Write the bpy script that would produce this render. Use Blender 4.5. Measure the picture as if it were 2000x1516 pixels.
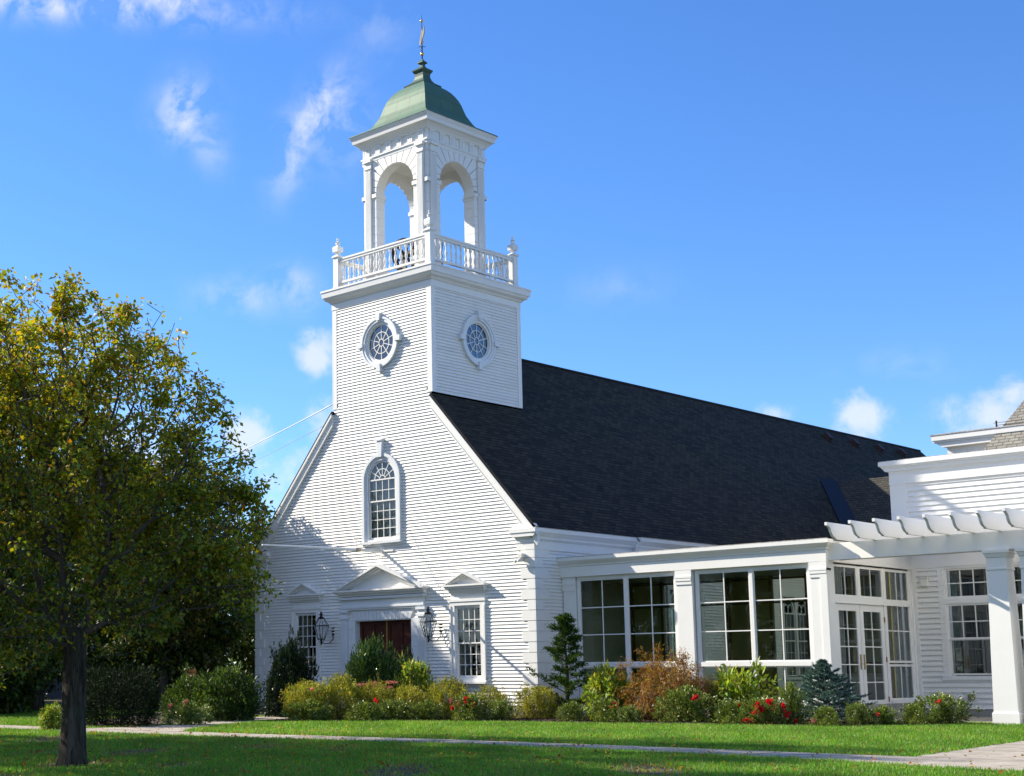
import bpy, math, random
import numpy as np
from mathutils import Matrix, Vector
PI = math.pi
for o in list(bpy.data.objects): bpy.data.objects.remove(o)
S = bpy.context.scene
COL = S.collection

# ------------------------------------------------------------------ camera
CAM = Vector((27.0315, -34.5368, 1.2))
RM = [(0.693429, 0.720505, -0.005274), (-0.107951, 0.096652, -0.989447), (-0.712392, 0.686681, 0.144801)]
cd = bpy.data.cameras.new('camera'); cam = bpy.data.objects.new('camera', cd); COL.objects.link(cam)
r, d, f = [Vector(a) for a in RM]
m = Matrix((r, -d, -f)).transposed().to_4x4(); m.translation = CAM
cam.matrix_world = m
cd.sensor_width = 36; cd.lens = 2844.95 * 36 / 2000
cd.shift_x = (1000 - 643.2) / 2000; cd.shift_y = (898.7 - 758) / 2000
cd.clip_end = 3000; cd.clip_start = .1
S.camera = cam
# ------------------------------------------------------------------ sun and sky
SUNV = Vector((-2.55, -1.0, 1.78)).normalized()          # towards the sun
sl = bpy.data.lights.new('sun', 'SUN'); sl.energy = 5.0; sl.angle = math.radians(.53); sl.color = (1, .905, .75)
so = bpy.data.objects.new('sun', sl); COL.objects.link(so)
so.rotation_euler = SUNV.to_track_quat('Z', 'Y').to_euler(); so.location = (-30, -30, 40)
W = bpy.data.worlds.new('World'); S.world = W; W.use_nodes = True
nt = W.node_tree; N = nt.nodes; N.clear()
def nd(nt, t, **k):
    n = nt.nodes.new(t)
    for a, v in k.items():
        if a in n.inputs.keys(): n.inputs[a].default_value = v
        else: setattr(n, a, v)
    return n
def lk(nt, a, b): nt.links.new(a, b)
def mth(nt, op, a, b=None, c=None, clamp=False):
    n = nt.nodes.new('ShaderNodeMath'); n.operation = op; n.use_clamp = clamp
    for i, v in enumerate((a, b, c)):
        if v is None: continue
        if isinstance(v, (int, float)): n.inputs[i].default_value = v
        else: nt.links.new(v, n.inputs[i])
    return n.outputs[0]
def ramp(nt, fac, pts, interp='LINEAR'):
    n = nt.nodes.new('ShaderNodeValToRGB'); n.color_ramp.interpolation = interp
    e = n.color_ramp.elements
    while len(e) < len(pts): e.new(.5)
    for q, (p, c) in zip(e, pts):
        q.position = p; q.color = (c, c, c, 1) if isinstance(c, (int, float)) else (*c, 1)
    nt.links.new(fac, n.inputs[0]); return n.outputs[0]
def mixc(nt, fac, a, b, mode='MIX'):
    n = nt.nodes.new('ShaderNodeMix'); n.data_type = 'RGBA'; n.blend_type = mode
    for i, v in ((0, fac), (6, a), (7, b)):
        if isinstance(v, (int, float)): n.inputs[i].default_value = v
        elif isinstance(v, tuple): n.inputs[i].default_value = (*v, 1)
        else: nt.links.new(v, n.inputs[i])
    return n.outputs[2]
sky = nd(nt, 'ShaderNodeTexSky', sky_type='NISHITA', sun_disc=False)
sky.sun_elevation = math.asin(SUNV.z); sky.sun_rotation = math.atan2(SUNV.x, SUNV.y)
sky.altitude = 0; sky.air_density = 1.0; sky.dust_density = .1; sky.ozone_density = 3.0
hs = nd(nt, 'ShaderNodeHueSaturation', Saturation=1.15, Value=1.0, Hue=.5); lk(nt, sky.outputs[0], hs.inputs['Color'])
skyt = mixc(nt, 1.0, hs.outputs[0], (.505, .635, .85), 'MULTIPLY')
tc = nd(nt, 'ShaderNodeTexCoord')
# clouds: soft noise kept to a few directions of the sky
nz = nd(nt, 'ShaderNodeTexNoise', Scale=9.0, Detail=9.0, Roughness=.56, Distortion=.35); lk(nt, tc.outputs['Generated'], nz.inputs['Vector'])
nz2 = nd(nt, 'ShaderNodeTexNoise', Scale=36.0, Detail=8.0, Roughness=.6, Distortion=.35); lk(nt, tc.outputs['Generated'], nz2.inputs['Vector'])
def blob(dirv, up, rx, ry, power=1.0):
    # elliptical soft mask round a direction; "up" is roughly world up
    d0 = Vector(dirv).normalized(); u = Vector(up); rt = d0.cross(u).normalized(); u2 = rt.cross(d0).normalized()
    def dot(v):
        n = nt.nodes.new('ShaderNodeVectorMath'); n.operation = 'DOT_PRODUCT'
        nt.links.new(tc.outputs['Generated'], n.inputs[0]); n.inputs[1].default_value = v; return n.outputs['Value']
    a = mth(nt, 'DIVIDE', dot(rt), rx); b = mth(nt, 'DIVIDE', dot(u2), ry)
    rr = mth(nt, 'ADD', mth(nt, 'MULTIPLY', a, a), mth(nt, 'MULTIPLY', b, b))
    g = mth(nt, 'MULTIPLY', mth(nt, 'EXPONENT', mth(nt, 'MULTIPLY', rr, -1.0)), power)
    fr = mth(nt, 'GREATER_THAN', dot(d0), 0.0)
    return mth(nt, 'MULTIPLY', g, fr)
def dirof(px, py):
    x = (px - 643.2) / 2844.95; y = (py - 898.7) / 2844.95
    return Vector(RM[0]) * x + Vector(RM[1]) * y + Vector(RM[2])
WISPS = [((362, 215), (.3, 1), .016, .019, .8), ((395, 270), (-.6, 1), .012, .02, .4), ((618, 225), (.75, 1.0), .013, .030, .95), ((570, 305), (.35, 1), .012, .024, .6), ((660, 250), (.6, 1), .02, .022, .5), ((180, 10), (0, 1), .10, .010, .8), ((330, 5), (0, 1), .03, .010, .8),
         ((480, 578), (0, 1), .03, .012, .38), ((575, 565), (.4, 1), .016, .013, .5), ((740, 60), (.5, 1), .02, .02, .16), ((1210, 560), (0, 1), .03, .012, .12), ((1760, 715), (0, 1), .03, .01, .12)]
PUFFS = [((622, 697), .0155, .0165, 1.05), ((484, 850), .017, .0155, 1.0), ((1688, 815), .018, .016, .95), ((640, 830), .016, .020, .75), ((1512, 812), .013, .009, .7), ((1945, 815), .034, .015, .85), ((1995, 775), .018, .013, .8), ((560, 940), .03, .03, .6), ((230, 900), .06, .04, .6), ((50, 930), .04, .05, .5)]
wm = None
RT, UPV = Vector(RM[0]), -Vector(RM[1])
for (px, py), (ux, uy), rx, ry, pw in WISPS:
    b = blob(dirof(px, py), (UPV * uy + RT * ux), rx, ry, pw); wm = b if wm is None else mth(nt, 'MAXIMUM', wm, b)
pm = None
for (px, py), rx, ry, pw in PUFFS:
    b = blob(dirof(px, py), UPV, rx, ry, pw); pm = b if pm is None else mth(nt, 'MAXIMUM', pm, b)
w1 = mth(nt, 'MULTIPLY', wm, ramp(nt, nz2.outputs[0], [(.40, .04), (.63, 1)]))
nsum = mth(nt, 'MULTIPLY', mth(nt, 'SUBTRACT', nz2.outputs[0], .5), .9)
nz3 = nd(nt, 'ShaderNodeTexNoise', Scale=60.0, Detail=7.0, Roughness=.62, Distortion=.3); lk(nt, tc.outputs['Generated'], nz3.inputs['Vector'])
nsum = mth(nt, 'ADD', mth(nt, 'MULTIPLY', mth(nt, 'SUBTRACT', nz2.outputs[0], .5), 1.1), mth(nt, 'MULTIPLY', mth(nt, 'SUBTRACT', nz3.outputs[0], .5), 1.0))
p1 = ramp(nt, mth(nt, 'ADD', pm, mth(nt, 'MULTIPLY', nsum, ramp(nt, pm, [(0, 0), (.25, 1)]))), [(.15, 0), (.95, 1)], 'EASE')
fill_clouds = ramp(nt, nz.outputs[0], [(.40, 0), (.58, 1)])                    # clouds added mostly out of frame, to brighten the shaded walls
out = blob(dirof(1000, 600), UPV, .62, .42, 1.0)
fill_clouds = mth(nt, 'MULTIPLY', fill_clouds, mth(nt, 'SUBTRACT', 1.0, ramp(nt, out, [(.15, 0), (.45, 1)])))
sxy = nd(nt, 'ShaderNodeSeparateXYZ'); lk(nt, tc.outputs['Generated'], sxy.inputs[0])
fill_clouds = mth(nt, 'MULTIPLY', fill_clouds, ramp(nt, mth(nt, 'MULTIPLY', sxy.outputs[1], -1.0), [(.0, 0), (.25, .6)]))
cl = mth(nt, 'MAXIMUM', mth(nt, 'MAXIMUM', w1, mth(nt, 'MULTIPLY', p1, .72)), fill_clouds, clamp=True)
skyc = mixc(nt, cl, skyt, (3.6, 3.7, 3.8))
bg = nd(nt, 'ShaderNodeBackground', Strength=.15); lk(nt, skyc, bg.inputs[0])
wo = nd(nt, 'ShaderNodeOutputWorld'); lk(nt, bg.outputs[0], wo.inputs[0])
S.view_settings.view_transform = 'Standard'; S.view_settings.look = 'None'; S.view_settings.exposure = .83; S.view_settings.gamma = 1.0
S.render.engine = 'CYCLES'
S.cycles.max_bounces = 8; S.cycles.transparent_max_bounces = 16; S.cycles.caustics_reflective = False; S.cycles.caustics_refractive = False

# ------------------------------------------------------------------ materials
MATS = {}
def mat(name, col, rough=.6, metal=0.0, var=.0, scale=3.0, bump=0.0, bscale=30., col2=None, spec=.5, coat=0):
    m = bpy.data.materials.new(name); m.use_nodes = True; t = m.node_tree
    p = t.nodes['Principled BSDF']; p.inputs['Roughness'].default_value = rough; p.inputs['Metallic'].default_value = metal
    p.inputs['Specular IOR Level'].default_value = spec
    p.inputs['Base Color'].default_value = (*col, 1)
    if coat: p.inputs['Coat Weight'].default_value = coat
    if var or bump:
        g = nd(t, 'ShaderNodeNewGeometry')
        n = nd(t, 'ShaderNodeTexNoise', Scale=scale, Detail=6.0, Roughness=.62); lk(t, g.outputs['Position'], n.inputs['Vector'])
        if var:
            c2 = col2 or tuple(c * (1 - var) for c in col)
            fc = ramp(t, n.outputs[0], [(.38, 0), (.66, 1)])
            lk(t, mixc(t, fc, col, c2), p.inputs['Base Color'])
        if bump:
            n2 = nd(t, 'ShaderNodeTexNoise', Scale=bscale, Detail=4.0); lk(t, g.outputs['Position'], n2.inputs['Vector'])
            b = nd(t, 'ShaderNodeBump', Strength=bump, Distance=.02); lk(t, n2.outputs[0], b.inputs['Height']); lk(t, b.outputs[0], p.inputs['Normal'])
    MATS[name] = m; return m
def paint(name, base=(.80, .80, .78), dirt=.06, boards=False):
    m = bpy.data.materials.new(name); m.use_nodes = True; t = m.node_tree; p = t.nodes['Principled BSDF']
    p.inputs['Roughness'].default_value = .55; p.inputs['Specular IOR Level'].default_value = .35
    g = nd(t, 'ShaderNodeNewGeometry'); sx = nd(t, 'ShaderNodeSeparateXYZ'); lk(t, g.outputs['Position'], sx.inputs[0])
    n = nd(t, 'ShaderNodeTexNoise', Scale=1.3, Detail=8.0, Roughness=.65); lk(t, g.outputs['Position'], n.inputs['Vector'])
    mp = nd(t, 'ShaderNodeMapping'); mp.inputs['Scale'].default_value = (9, 9, 1.1); lk(t, g.outputs['Position'], mp.inputs[0])
    n3 = nd(t, 'ShaderNodeTexNoise', Scale=1.0, Detail=5.0); lk(t, mp.outputs[0], n3.inputs['Vector'])
    f1 = ramp(t, n.outputs[0], [(.42, 0), (.72, 1)]); f2 = ramp(t, n3.outputs[0], [(.5, 0), (.78, .8)])
    fc = mth(t, 'MULTIPLY', mth(t, 'MAXIMUM', f1, f2), dirt * 3)
    c = mixc(t, fc, base, tuple(b * k for b, k in zip(base, (.78, .76, .68))))
    if boards:     # each board a touch different, and a few butt joints
        row = mth(t, 'FLOOR', mth(t, 'DIVIDE', sx.outputs[2], .105))
        hx = mth(t, 'ADD', sx.outputs[0], sx.outputs[1])
        seg = mth(t, 'FLOOR', mth(t, 'ADD', mth(t, 'DIVIDE', hx, 3.7), mth(t, 'MULTIPLY', row, .618)))
        wn = nd(t, 'ShaderNodeTexWhiteNoise', noise_dimensions='2D'); cb = nd(t, 'ShaderNodeCombineXYZ'); lk(t, row, cb.inputs[0]); lk(t, seg, cb.inputs[1]); lk(t, cb.outputs[0], wn.inputs['Vector'])
        fb = mth(t, 'MULTIPLY', wn.outputs['Value'], .15)
        c = mixc(t, fb, c, (.55, .54, .5))
        fr = mth(t, 'FRACT', mth(t, 'ADD', mth(t, 'DIVIDE', hx, 3.7), mth(t, 'MULTIPLY', row, .618)))
        jt = mth(t, 'MULTIPLY', mth(t, 'LESS_THAN', fr, .0016), .6)
        c = mixc(t, jt, c, (.25, .24, .22))
    lk(t, c, p.inputs['Base Color'])
    bn = nd(t, 'ShaderNodeTexNoise', Scale=60.0, Detail=3.0); lk(t, g.outputs['Position'], bn.inputs['Vector'])
    b = nd(t, 'ShaderNodeBump', Strength=.12, Distance=.004); lk(t, bn.outputs[0], b.inputs['Height']); lk(t, b.outputs[0], p.inputs['Normal'])
    MATS[name] = m; return m
WHITE = paint('white_paint'); SIDING = paint('clapboard_paint', (.82, .82, .80), .085, True); GREYTRIM = paint('pale_trim_paint', (.72, .75, .77), .05)
CREAM = mat('cream_trim', (.74, .73, .68), .5, var=.08)
def shingle(name, c1, c2, mort, bw=.32, rh=.14):
    m = bpy.data.materials.new(name); m.use_nodes = True; t = m.node_tree; p = t.nodes['Principled BSDF']
    p.inputs['Roughness'].default_value = .85; p.inputs['Specular IOR Level'].default_value = .25
    uv = nd(t, 'ShaderNodeTexCoord')
    br = nd(t, 'ShaderNodeTexBrick'); lk(t, uv.outputs['UV'], br.inputs['Vector'])
    for k, v in {'Scale': 1.0, 'Mortar Size': .016, 'Mortar Smooth': .3, 'Bias': 0.0, 'Brick Width': bw, 'Row Height': rh}.items(): br.inputs[k].default_value = v
    br.inputs['Color1'].default_value = (*c1, 1); br.inputs['Color2'].default_value = (*c2, 1); br.inputs['Mortar'].default_value = (*mort, 1)
    n = nd(t, 'ShaderNodeTexNoise', Scale=1.4, Detail=7.0, Roughness=.7); lk(t, uv.outputs['UV'], n.inputs['Vector'])
    n2 = nd(t, 'ShaderNodeTexNoise', Scale=22.0, Detail=3.0); lk(t, uv.outputs['UV'], n2.inputs['Vector'])
    c = mixc(t, ramp(t, n.outputs[0], [(.4, 0), (.75, .3)]), br.outputs[0], tuple(x * 1.5 for x in c2))
    c = mixc(t, ramp(t, n2.outputs[0], [(.4, 0), (.7, .4)]), c, mort)
    lk(t, c, p.inputs['Base Color'])
    # saw-tooth height so that each course laps over the one below
    sx = nd(t, 'ShaderNodeSeparateXYZ'); lk(t, uv.outputs['UV'], sx.inputs[0])
    saw = mth(t, 'SUBTRACT', 1.0, mth(t, 'FRACT', mth(t, 'DIVIDE', sx.outputs[1], rh)))
    h = mth(t, 'ADD', saw, mth(t, 'MULTIPLY', n2.outputs[0], .6)); h = mth(t, 'ADD', h, mth(t, 'MULTIPLY', br.outputs['Fac'], -.5))
    b = nd(t, 'ShaderNodeBump', Strength=.9, Distance=.02); lk(t, h, b.inputs['Height']); lk(t, b.outputs[0], p.inputs['Normal'])
    MATS[name] = m; return m
ROOF = shingle('dark_asphalt_shingles', (.009, .0085, .006), (.050, .042, .027), (.003, .003, .003), .34, .145)
ROOF2 = shingle('grey_asphalt_shingles', (.20, .195, .17), (.30, .29, .25), (.09, .085, .075), .30, .15)
ROOFT = shingle('brown_grey_shingles', (.04, .04, .034), (.085, .08, .062), (.01, .01, .01), .30, .15)
ROOF3 = shingle('weathered_dark_shingles', (.045, .048, .046), (.075, .078, .07), (.02, .02, .02), .30, .15)
def copper():
    m = bpy.data.materials.new('green_copper'); m.use_nodes = True; t = m.node_tree; p = t.nodes['Principled BSDF']
    p.inputs['Roughness'].default_value = .6; p.inputs['Metallic'].default_value = .1
    uv = nd(t, 'ShaderNodeTexCoord')
    br = nd(t, 'ShaderNodeTexBrick'); lk(t, uv.outputs['UV'], br.inputs['Vector'])
    for k, v in {'Scale': 1.0, 'Mortar Size': .009, 'Mortar Smooth': .1, 'Brick Width': .62, 'Row Height': .52}.items(): br.inputs[k].default_value = v
    br.inputs['Color1'].default_value = (.052, .145, .090, 1); br.inputs['Color2'].default_value = (.085, .175, .118, 1); br.inputs['Mortar'].default_value = (.03, .06, .04, 1)
    n = nd(t, 'ShaderNodeTexNoise', Scale=1.6, Detail=8.0, Roughness=.7)
    mp = nd(t, 'ShaderNodeMapping'); mp.inputs['Scale'].default_value = (1.6, .5, 1); lk(t, uv.outputs['UV'], mp.inputs[0]); lk(t, mp.outputs[0], n.inputs['Vector'])
    c = mixc(t, ramp(t, n.outputs[0], [(.4, 0), (.7, .6)]), br.outputs[0], (.09, .105, .065))
    n2 = nd(t, 'ShaderNodeTexNoise', Scale=5, Detail=8.0, Roughness=.7); lk(t, uv.outputs['UV'], n2.inputs['Vector'])
    c = mixc(t, ramp(t, n2.outputs[0], [(.52, 0), (.75, .6)]), c, (.05, .165, .10))
    lk(t, c, p.inputs['Base Color'])
    b = nd(t, 'ShaderNodeBump', Strength=.5, Distance=.01); lk(t, br.outputs['Fac'], b.inputs['Height']); b.invert = True; lk(t, b.outputs[0], p.inputs['Normal'])
    return m
COPPER = copper()
COPPERD = mat('dark_green_copper', (.055, .12, .08), .55, .1, var=.4, scale=6, bump=.2)
GOLD = mat('gilded_metal', (.80, .50, .12), .28, 1.0)
IRON = mat('black_iron', (.02, .02, .022), .45, .6)
BRASS = mat('brass', (.55, .36, .10), .3, 1.0)
WOODDK = mat('dark_brown_timber', (.06, .025, .015), .6, var=.4, scale=8)
DOORM = mat('dark_red_brown_door', (.085, .022, .011), .5, var=.5, scale=5, spec=.2)
INTD = mat('dark_interior', (.03, .03, .028), .9)
CURT = mat('cream_curtain', (.55, .50, .40), .9, var=.3, scale=7)
CURTP = mat('pale_blind', (.66, .68, .66), .9, var=.12, scale=7)
CURTG = mat('grey_curtain', (.36, .38, .36), .9, var=.3, scale=7)
OLIVE = mat('olive_interior_wall', (.50, .44, .19), .8, var=.15)
BRONZE = mat('bronze_frame', (.16, .12, .04), .5, .2)
FLOORM = mat('interior_floor', (.22, .17, .10), .5, var=.2)
STONE = mat('grey_foundation', (.33, .32, .30), .85, var=.25, bump=.3)
FLASH = mat('blue_black_flashing', (.004, .008, .022), .6, .1)
VENTM = mat('brown_roof_vent', (.045, .018, .016), .6)
LEAD = mat('weathered_flashing', (.50, .48, .45), .7, var=.5, scale=14, col2=(.22, .21, .19))
PLAST = mat('grey_plastic', (.16, .16, .15), .5)
ORANGE = mat('orange_sign_board', (.42, .13, .02), .6)
CONC = mat('concrete_path', (.46, .41, .33), .9, var=.35, scale=2.6, bump=.5, bscale=80, col2=(.30, .26, .20))
CONCJ = mat('path_joint', (.12, .11, .09), .95)
MULCH = mat('dark_bark_mulch', (.045, .028, .020), .95, var=.6, scale=25, bump=1.0, bscale=55, col2=(.10, .07, .05))
def glassm(name, tint, refl, k=1.2):
    m = bpy.data.materials.new(name); m.use_nodes = True; t = m.node_tree; t.nodes.clear()
    tr = nd(t, 'ShaderNodeBsdfTransparent', Color=(*tint, 1)); gl = nd(t, 'ShaderNodeBsdfGlossy', Roughness=.015, Color=(.9, .95, 1, 1))
    lw = nd(t, 'ShaderNodeFresnel', IOR=1.5)
    fc = mth(t, 'ADD', mth(t, 'MULTIPLY', lw.outputs[0], k), refl, clamp=True)
    g = nd(t, 'ShaderNodeNewGeometry'); n = nd(t, 'ShaderNodeTexNoise', Scale=1.4, Detail=2.0); lk(t, g.outputs['Position'], n.inputs['Vector'])
    b = nd(t, 'ShaderNodeBump', Strength=.03, Distance=.03); lk(t, n.outputs[0], b.inputs['Height']); lk(t, b.outputs[0], gl.inputs['Normal'])
    mx = nd(t, 'ShaderNodeMixShader'); lk(t, fc, mx.inputs[0]); lk(t, tr.outputs[0], mx.inputs[1]); lk(t, gl.outputs[0], mx.inputs[2])
    o = nd(t, 'ShaderNodeOutputMaterial'); lk(t, mx.outputs[0], o.inputs[0]); return m
GLASS = glassm('window_glass', (.78, .84, .80), .03); GLASSD = glassm('dark_glass', (.35, .37, .37), .10); LANTG = glassm('lantern_glass', (.95, .96, .96), .0, .35)
GLASSB = glassm('blue_reflecting_glass', (.02, .05, .12), .13, 1.0)
GLASSS = glassm('tinted_sunroom_glass', (.52, .60, .47), .0, .9)
def leafm(name, rough=.5, trans=.35, attr='col', spec=.4):
    m = bpy.data.materials.new(name); m.use_nodes = True; t = m.node_tree; p = t.nodes['Principled BSDF']
    a = nd(t, 'ShaderNodeAttribute', attribute_name=attr)
    lk(t, a.outputs['Color'], p.inputs['Base Color']); p.inputs['Roughness'].default_value = rough; p.inputs['Specular IOR Level'].default_value = spec
    tl = nd(t, 'ShaderNodeBsdfTranslucent')
    c = mixc(t, 1.0, a.outputs['Color'], (1.5, 1.35, .6), 'MULTIPLY'); lk(t, c, tl.inputs[0])
    mx = nd(t, 'ShaderNodeMixShader', Fac=trans); lk(t, p.outputs[0], mx.inputs[1]); lk(t, tl.outputs[0], mx.inputs[2])
    lk(t, mx.outputs[0], t.nodes['Material Output'].inputs[0]); return m
LEAF = leafm('leaf', .5, .38); GLOSSLEAF = leafm('glossy_leaf', .28, .2); NEEDLE = leafm('needle', .75, .12, spec=.15); GRASSM = leafm('grass_blade', .5, .4); PETAL = leafm('petal', .5, .3)
def barkm():
    m = bpy.data.materials.new('bark'); m.use_nodes = True; t = m.node_tree; p = t.nodes['Principled BSDF']; p.inputs['Roughness'].default_value = .95; p.inputs['Specular IOR Level'].default_value = .15
    g = nd(t, 'ShaderNodeNewGeometry'); mp = nd(t, 'ShaderNodeMapping'); mp.inputs['Scale'].default_value = (26, 26, 3.2); lk(t, g.outputs['Position'], mp.inputs[0])
    n = nd(t, 'ShaderNodeTexNoise', Scale=1.0, Detail=7.0, Roughness=.65, Distortion=.6); lk(t, mp.outputs[0], n.inputs['Vector'])
    n2 = nd(t, 'ShaderNodeTexNoise', Scale=2.3, Detail=4.0); lk(t, g.outputs['Position'], n2.inputs['Vector'])
    c = mixc(t, ramp(t, n.outputs[0], [(.36, 0), (.6, 1)]), (.012, .010, .008), (.075, .064, .048)); c = mixc(t, ramp(t, n2.outputs[0], [(.48, 0), (.7, .5)]), c, (.05, .062, .035))
    lk(t, c, p.inputs['Base Color']); b = nd(t, 'ShaderNodeBump', Strength=1.0, Distance=.03); lk(t, n.outputs[0], b.inputs['Height']); lk(t, b.outputs[0], p.inputs['Normal']); return m
BARK = barkm()
TWIG = mat('twig_bark', (.085, .07, .055), .85, var=.4, scale=5)

# ------------------------------------------------------------------ mesh helpers
ID = Matrix.Identity(4)
def frame(origin, ang):      # u -> along wall, v -> up, w -> out of the wall; ang 0 = faces -Y, 90 = faces +X, 180 = +Y, 270 = -X
    a = math.radians(ang); u = Vector((math.cos(a), math.sin(a), 0)); w = Vector((math.sin(a), -math.cos(a), 0))
    M = Matrix(((u.x, 0, w.x, origin[0]), (u.y, 0, w.y, origin[1]), (0, 1, 0, origin[2]), (0, 0, 0, 1))); return M
class MB:
    def __init__(s, T=None): s.v = []; s.f = []; s.uv = {}; s.mi = []; s.T = T; s.cur = 0; s.smooth = set()
    def add(s, vs, fs, uvs=None, smooth=False):
        b = len(s.v)
        for p in vs:
            p = Vector(p)
            s.v.append(tuple(s.T @ p) if s.T is not None else tuple(p))
        for i, q in enumerate(fs):
            if uvs: s.uv[len(s.f)] = uvs[i]
            if smooth: s.smooth.add(len(s.f))
            s.f.append(tuple(b + k for k in q)); s.mi.append(s.cur)
    def box(s, x0, x1, y0, y1, z0, z1):
        x0, x1 = min(x0, x1), max(x0, x1); y0, y1 = min(y0, y1), max(y0, y1); z0, z1 = min(z0, z1), max(z0, z1)
        s.add([(x0, y0, z0), (x1, y0, z0), (x1, y1, z0), (x0, y1, z0), (x0, y0, z1), (x1, y0, z1), (x1, y1, z1), (x0, y1, z1)],
              [(0, 3, 2, 1), (4, 5, 6, 7), (0, 1, 5, 4), (1, 2, 6, 5), (2, 3, 7, 6), (3, 0, 4, 7)])
    def prism(s, poly, w0, w1):        # poly (u,v) counter-clockwise seen from +w
        n = len(poly)
        s.add([(a, b, w0) for a, b in poly] + [(a, b, w1) for a, b in poly],
              [tuple(range(n - 1, -1, -1)), tuple(range(n, 2 * n))] + [(i, (i + 1) % n, n + (i + 1) % n, n + i) for i in range(n)])
    def ring(s, inner, outer, w0, w1, closed=False, smooth=False):   # strips between two curves, solid
        n = len(inner); vs = []; fs = []
        for a, b in zip(inner, outer): vs += [(a[0], a[1], w0), (a[0], a[1], w1), (b[0], b[1], w1), (b[0], b[1], w0)]
        for i in range(n if closed else n - 1):
            j = (i + 1) % n; A, B = 4 * i, 4 * j
            for k in range(4): fs.append((A + k, A + (k + 1) % 4, B + (k + 1) % 4, B + k))
        if not closed: fs += [(3, 2, 1, 0), (4 * n - 4, 4 * n - 3, 4 * n - 2, 4 * n - 1)]
        s.add(vs, fs)
    def tube(s, pts, rad, sides=6, cap=True):
        pts = [Vector(p) for p in pts]; n = len(pts); rad = rad if hasattr(rad, '__len__') else [rad] * n
        vs = []; fs = []; a = None
        for i, p in enumerate(pts):
            t = (pts[min(i + 1, n - 1)] - pts[max(i - 1, 0)]).normalized()
            if a is None: a = t.orthogonal().normalized()
            else: a = (a - t * a.dot(t)).normalized()
            b = t.cross(a)
            for k in range(sides):
                th = 2 * PI * k / sides; vs.append(p + (a * math.cos(th) + b * math.sin(th)) * rad[i])
        for i in range(n - 1):
            for k in range(sides): fs.append((i * sides + k, i * sides + (k + 1) % sides, (i + 1) * sides + (k + 1) % sides, (i + 1) * sides + k))
        if cap: fs += [tuple(range(sides - 1, -1, -1)), tuple((n - 1) * sides + k for k in range(sides))]
        s.add(vs, fs, smooth=sides > 4)
    def lathe(s, prof, c=(0, 0, 0), sides=12, sq=False):     # prof list of (r, z)
        vs = []; fs = []; n = len(prof); off = PI / 4 if sides == 4 else 0
        k2 = math.sqrt(2) if sides == 4 else 1
        for r_, z in prof:
            for k in range(sides):
                th = 2 * PI * k / sides + off; vs.append((c[0] + r_ * k2 * math.cos(th), c[1] + r_ * k2 * math.sin(th), c[2] + z))
        for i in range(n - 1):
            for k in range(sides): fs.append((i * sides + k, i * sides + (k + 1) % sides, (i + 1) * sides + (k + 1) % sides, (i + 1) * sides + k))
        fs += [tuple(range(sides - 1, -1, -1)), tuple((n - 1) * sides + k for k in range(sides))]
        s.add(vs, fs, smooth=sides > 8)
    def build(s, name, mats, parent=None, **props):
        me = bpy.data.meshes.new(name); me.from_pydata(s.v, [], s.f)
        if not isinstance(mats, (list, tuple)): mats = [mats]
        for q in mats: me.materials.append(q)
        if len(mats) > 1: me.polygons.foreach_set('material_index', s.mi)
        if s.uv:
            ul = me.uv_layers.new(name='UVMap')
            for fi, uvs in s.uv.items():
                st = me.polygons[fi].loop_start
                for k, w in enumerate(uvs): ul.data[st + k].uv = w
        if s.smooth:
            for fi in s.smooth: me.polygons[fi].use_smooth = True
        me.update()
        o = bpy.data.objects.new(name, me); COL.objects.link(o)
        if parent is not None: o.parent = parent
        for k, w in props.items(): o[k] = w
        return o
def thing(name, label, cat, loc=(0, 0, 0), group=None):
    o = bpy.data.objects.new(name, None); COL.objects.link(o); o['label'] = label; o['category'] = cat; o.empty_display_size = .2
    o.location = loc
    if group: o['group'] = group
    return o
def arc(cx, cy, rx, ry, a0, a1, n): return [(cx + rx * math.cos(math.radians(a0 + (a1 - a0) * i / n)), cy + ry * math.sin(math.radians(a0 + (a1 - a0) * i / n))) for i in range(n + 1)]
def bx(mb, u0, u1, v0, v1, w0, w1): mb.box(u0, u1, v0, v1, w0, w1)
EXP = .105
def siding(mb, rng, z0, z1, e=EXP, lip=.034):
    z = z0; R = random.Random(4)
    while z < z1 - .01:
        for a, b in rng(z + e / 2):
            if b - a < .02: continue
            j = R.uniform(-.002, .004)
            mb.add([(a, z, -.012), (a, z, lip + j), (b, z, lip + j), (b, z, -.012), (a, z + e + .004, -.004), (b, z + e + .004, -.004)], [(0, 3, 2, 1), (1, 2, 5, 4)])
        z += e
def subtract(iv, holes, z):
    for h in holes:
        if h[0] == 'r':
            _, a, b, c, d_ = h
            if not (c < z < d_): continue
        elif h[0] == 'o':
            _, cx, cz, rx, rz = h
            q = 1 - ((z - cz) / rz) ** 2
            if q <= 0: continue
            k = rx * math.sqrt(q); a, b = cx - k, cx + k
        out_ = []
        for p, q in iv:
            if b <= p or a >= q: out_.append((p, q)); continue
            if a > p: out_.append((p, a))
            if b < q: out_.append((b, q))
        iv = out_
    return iv
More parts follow.
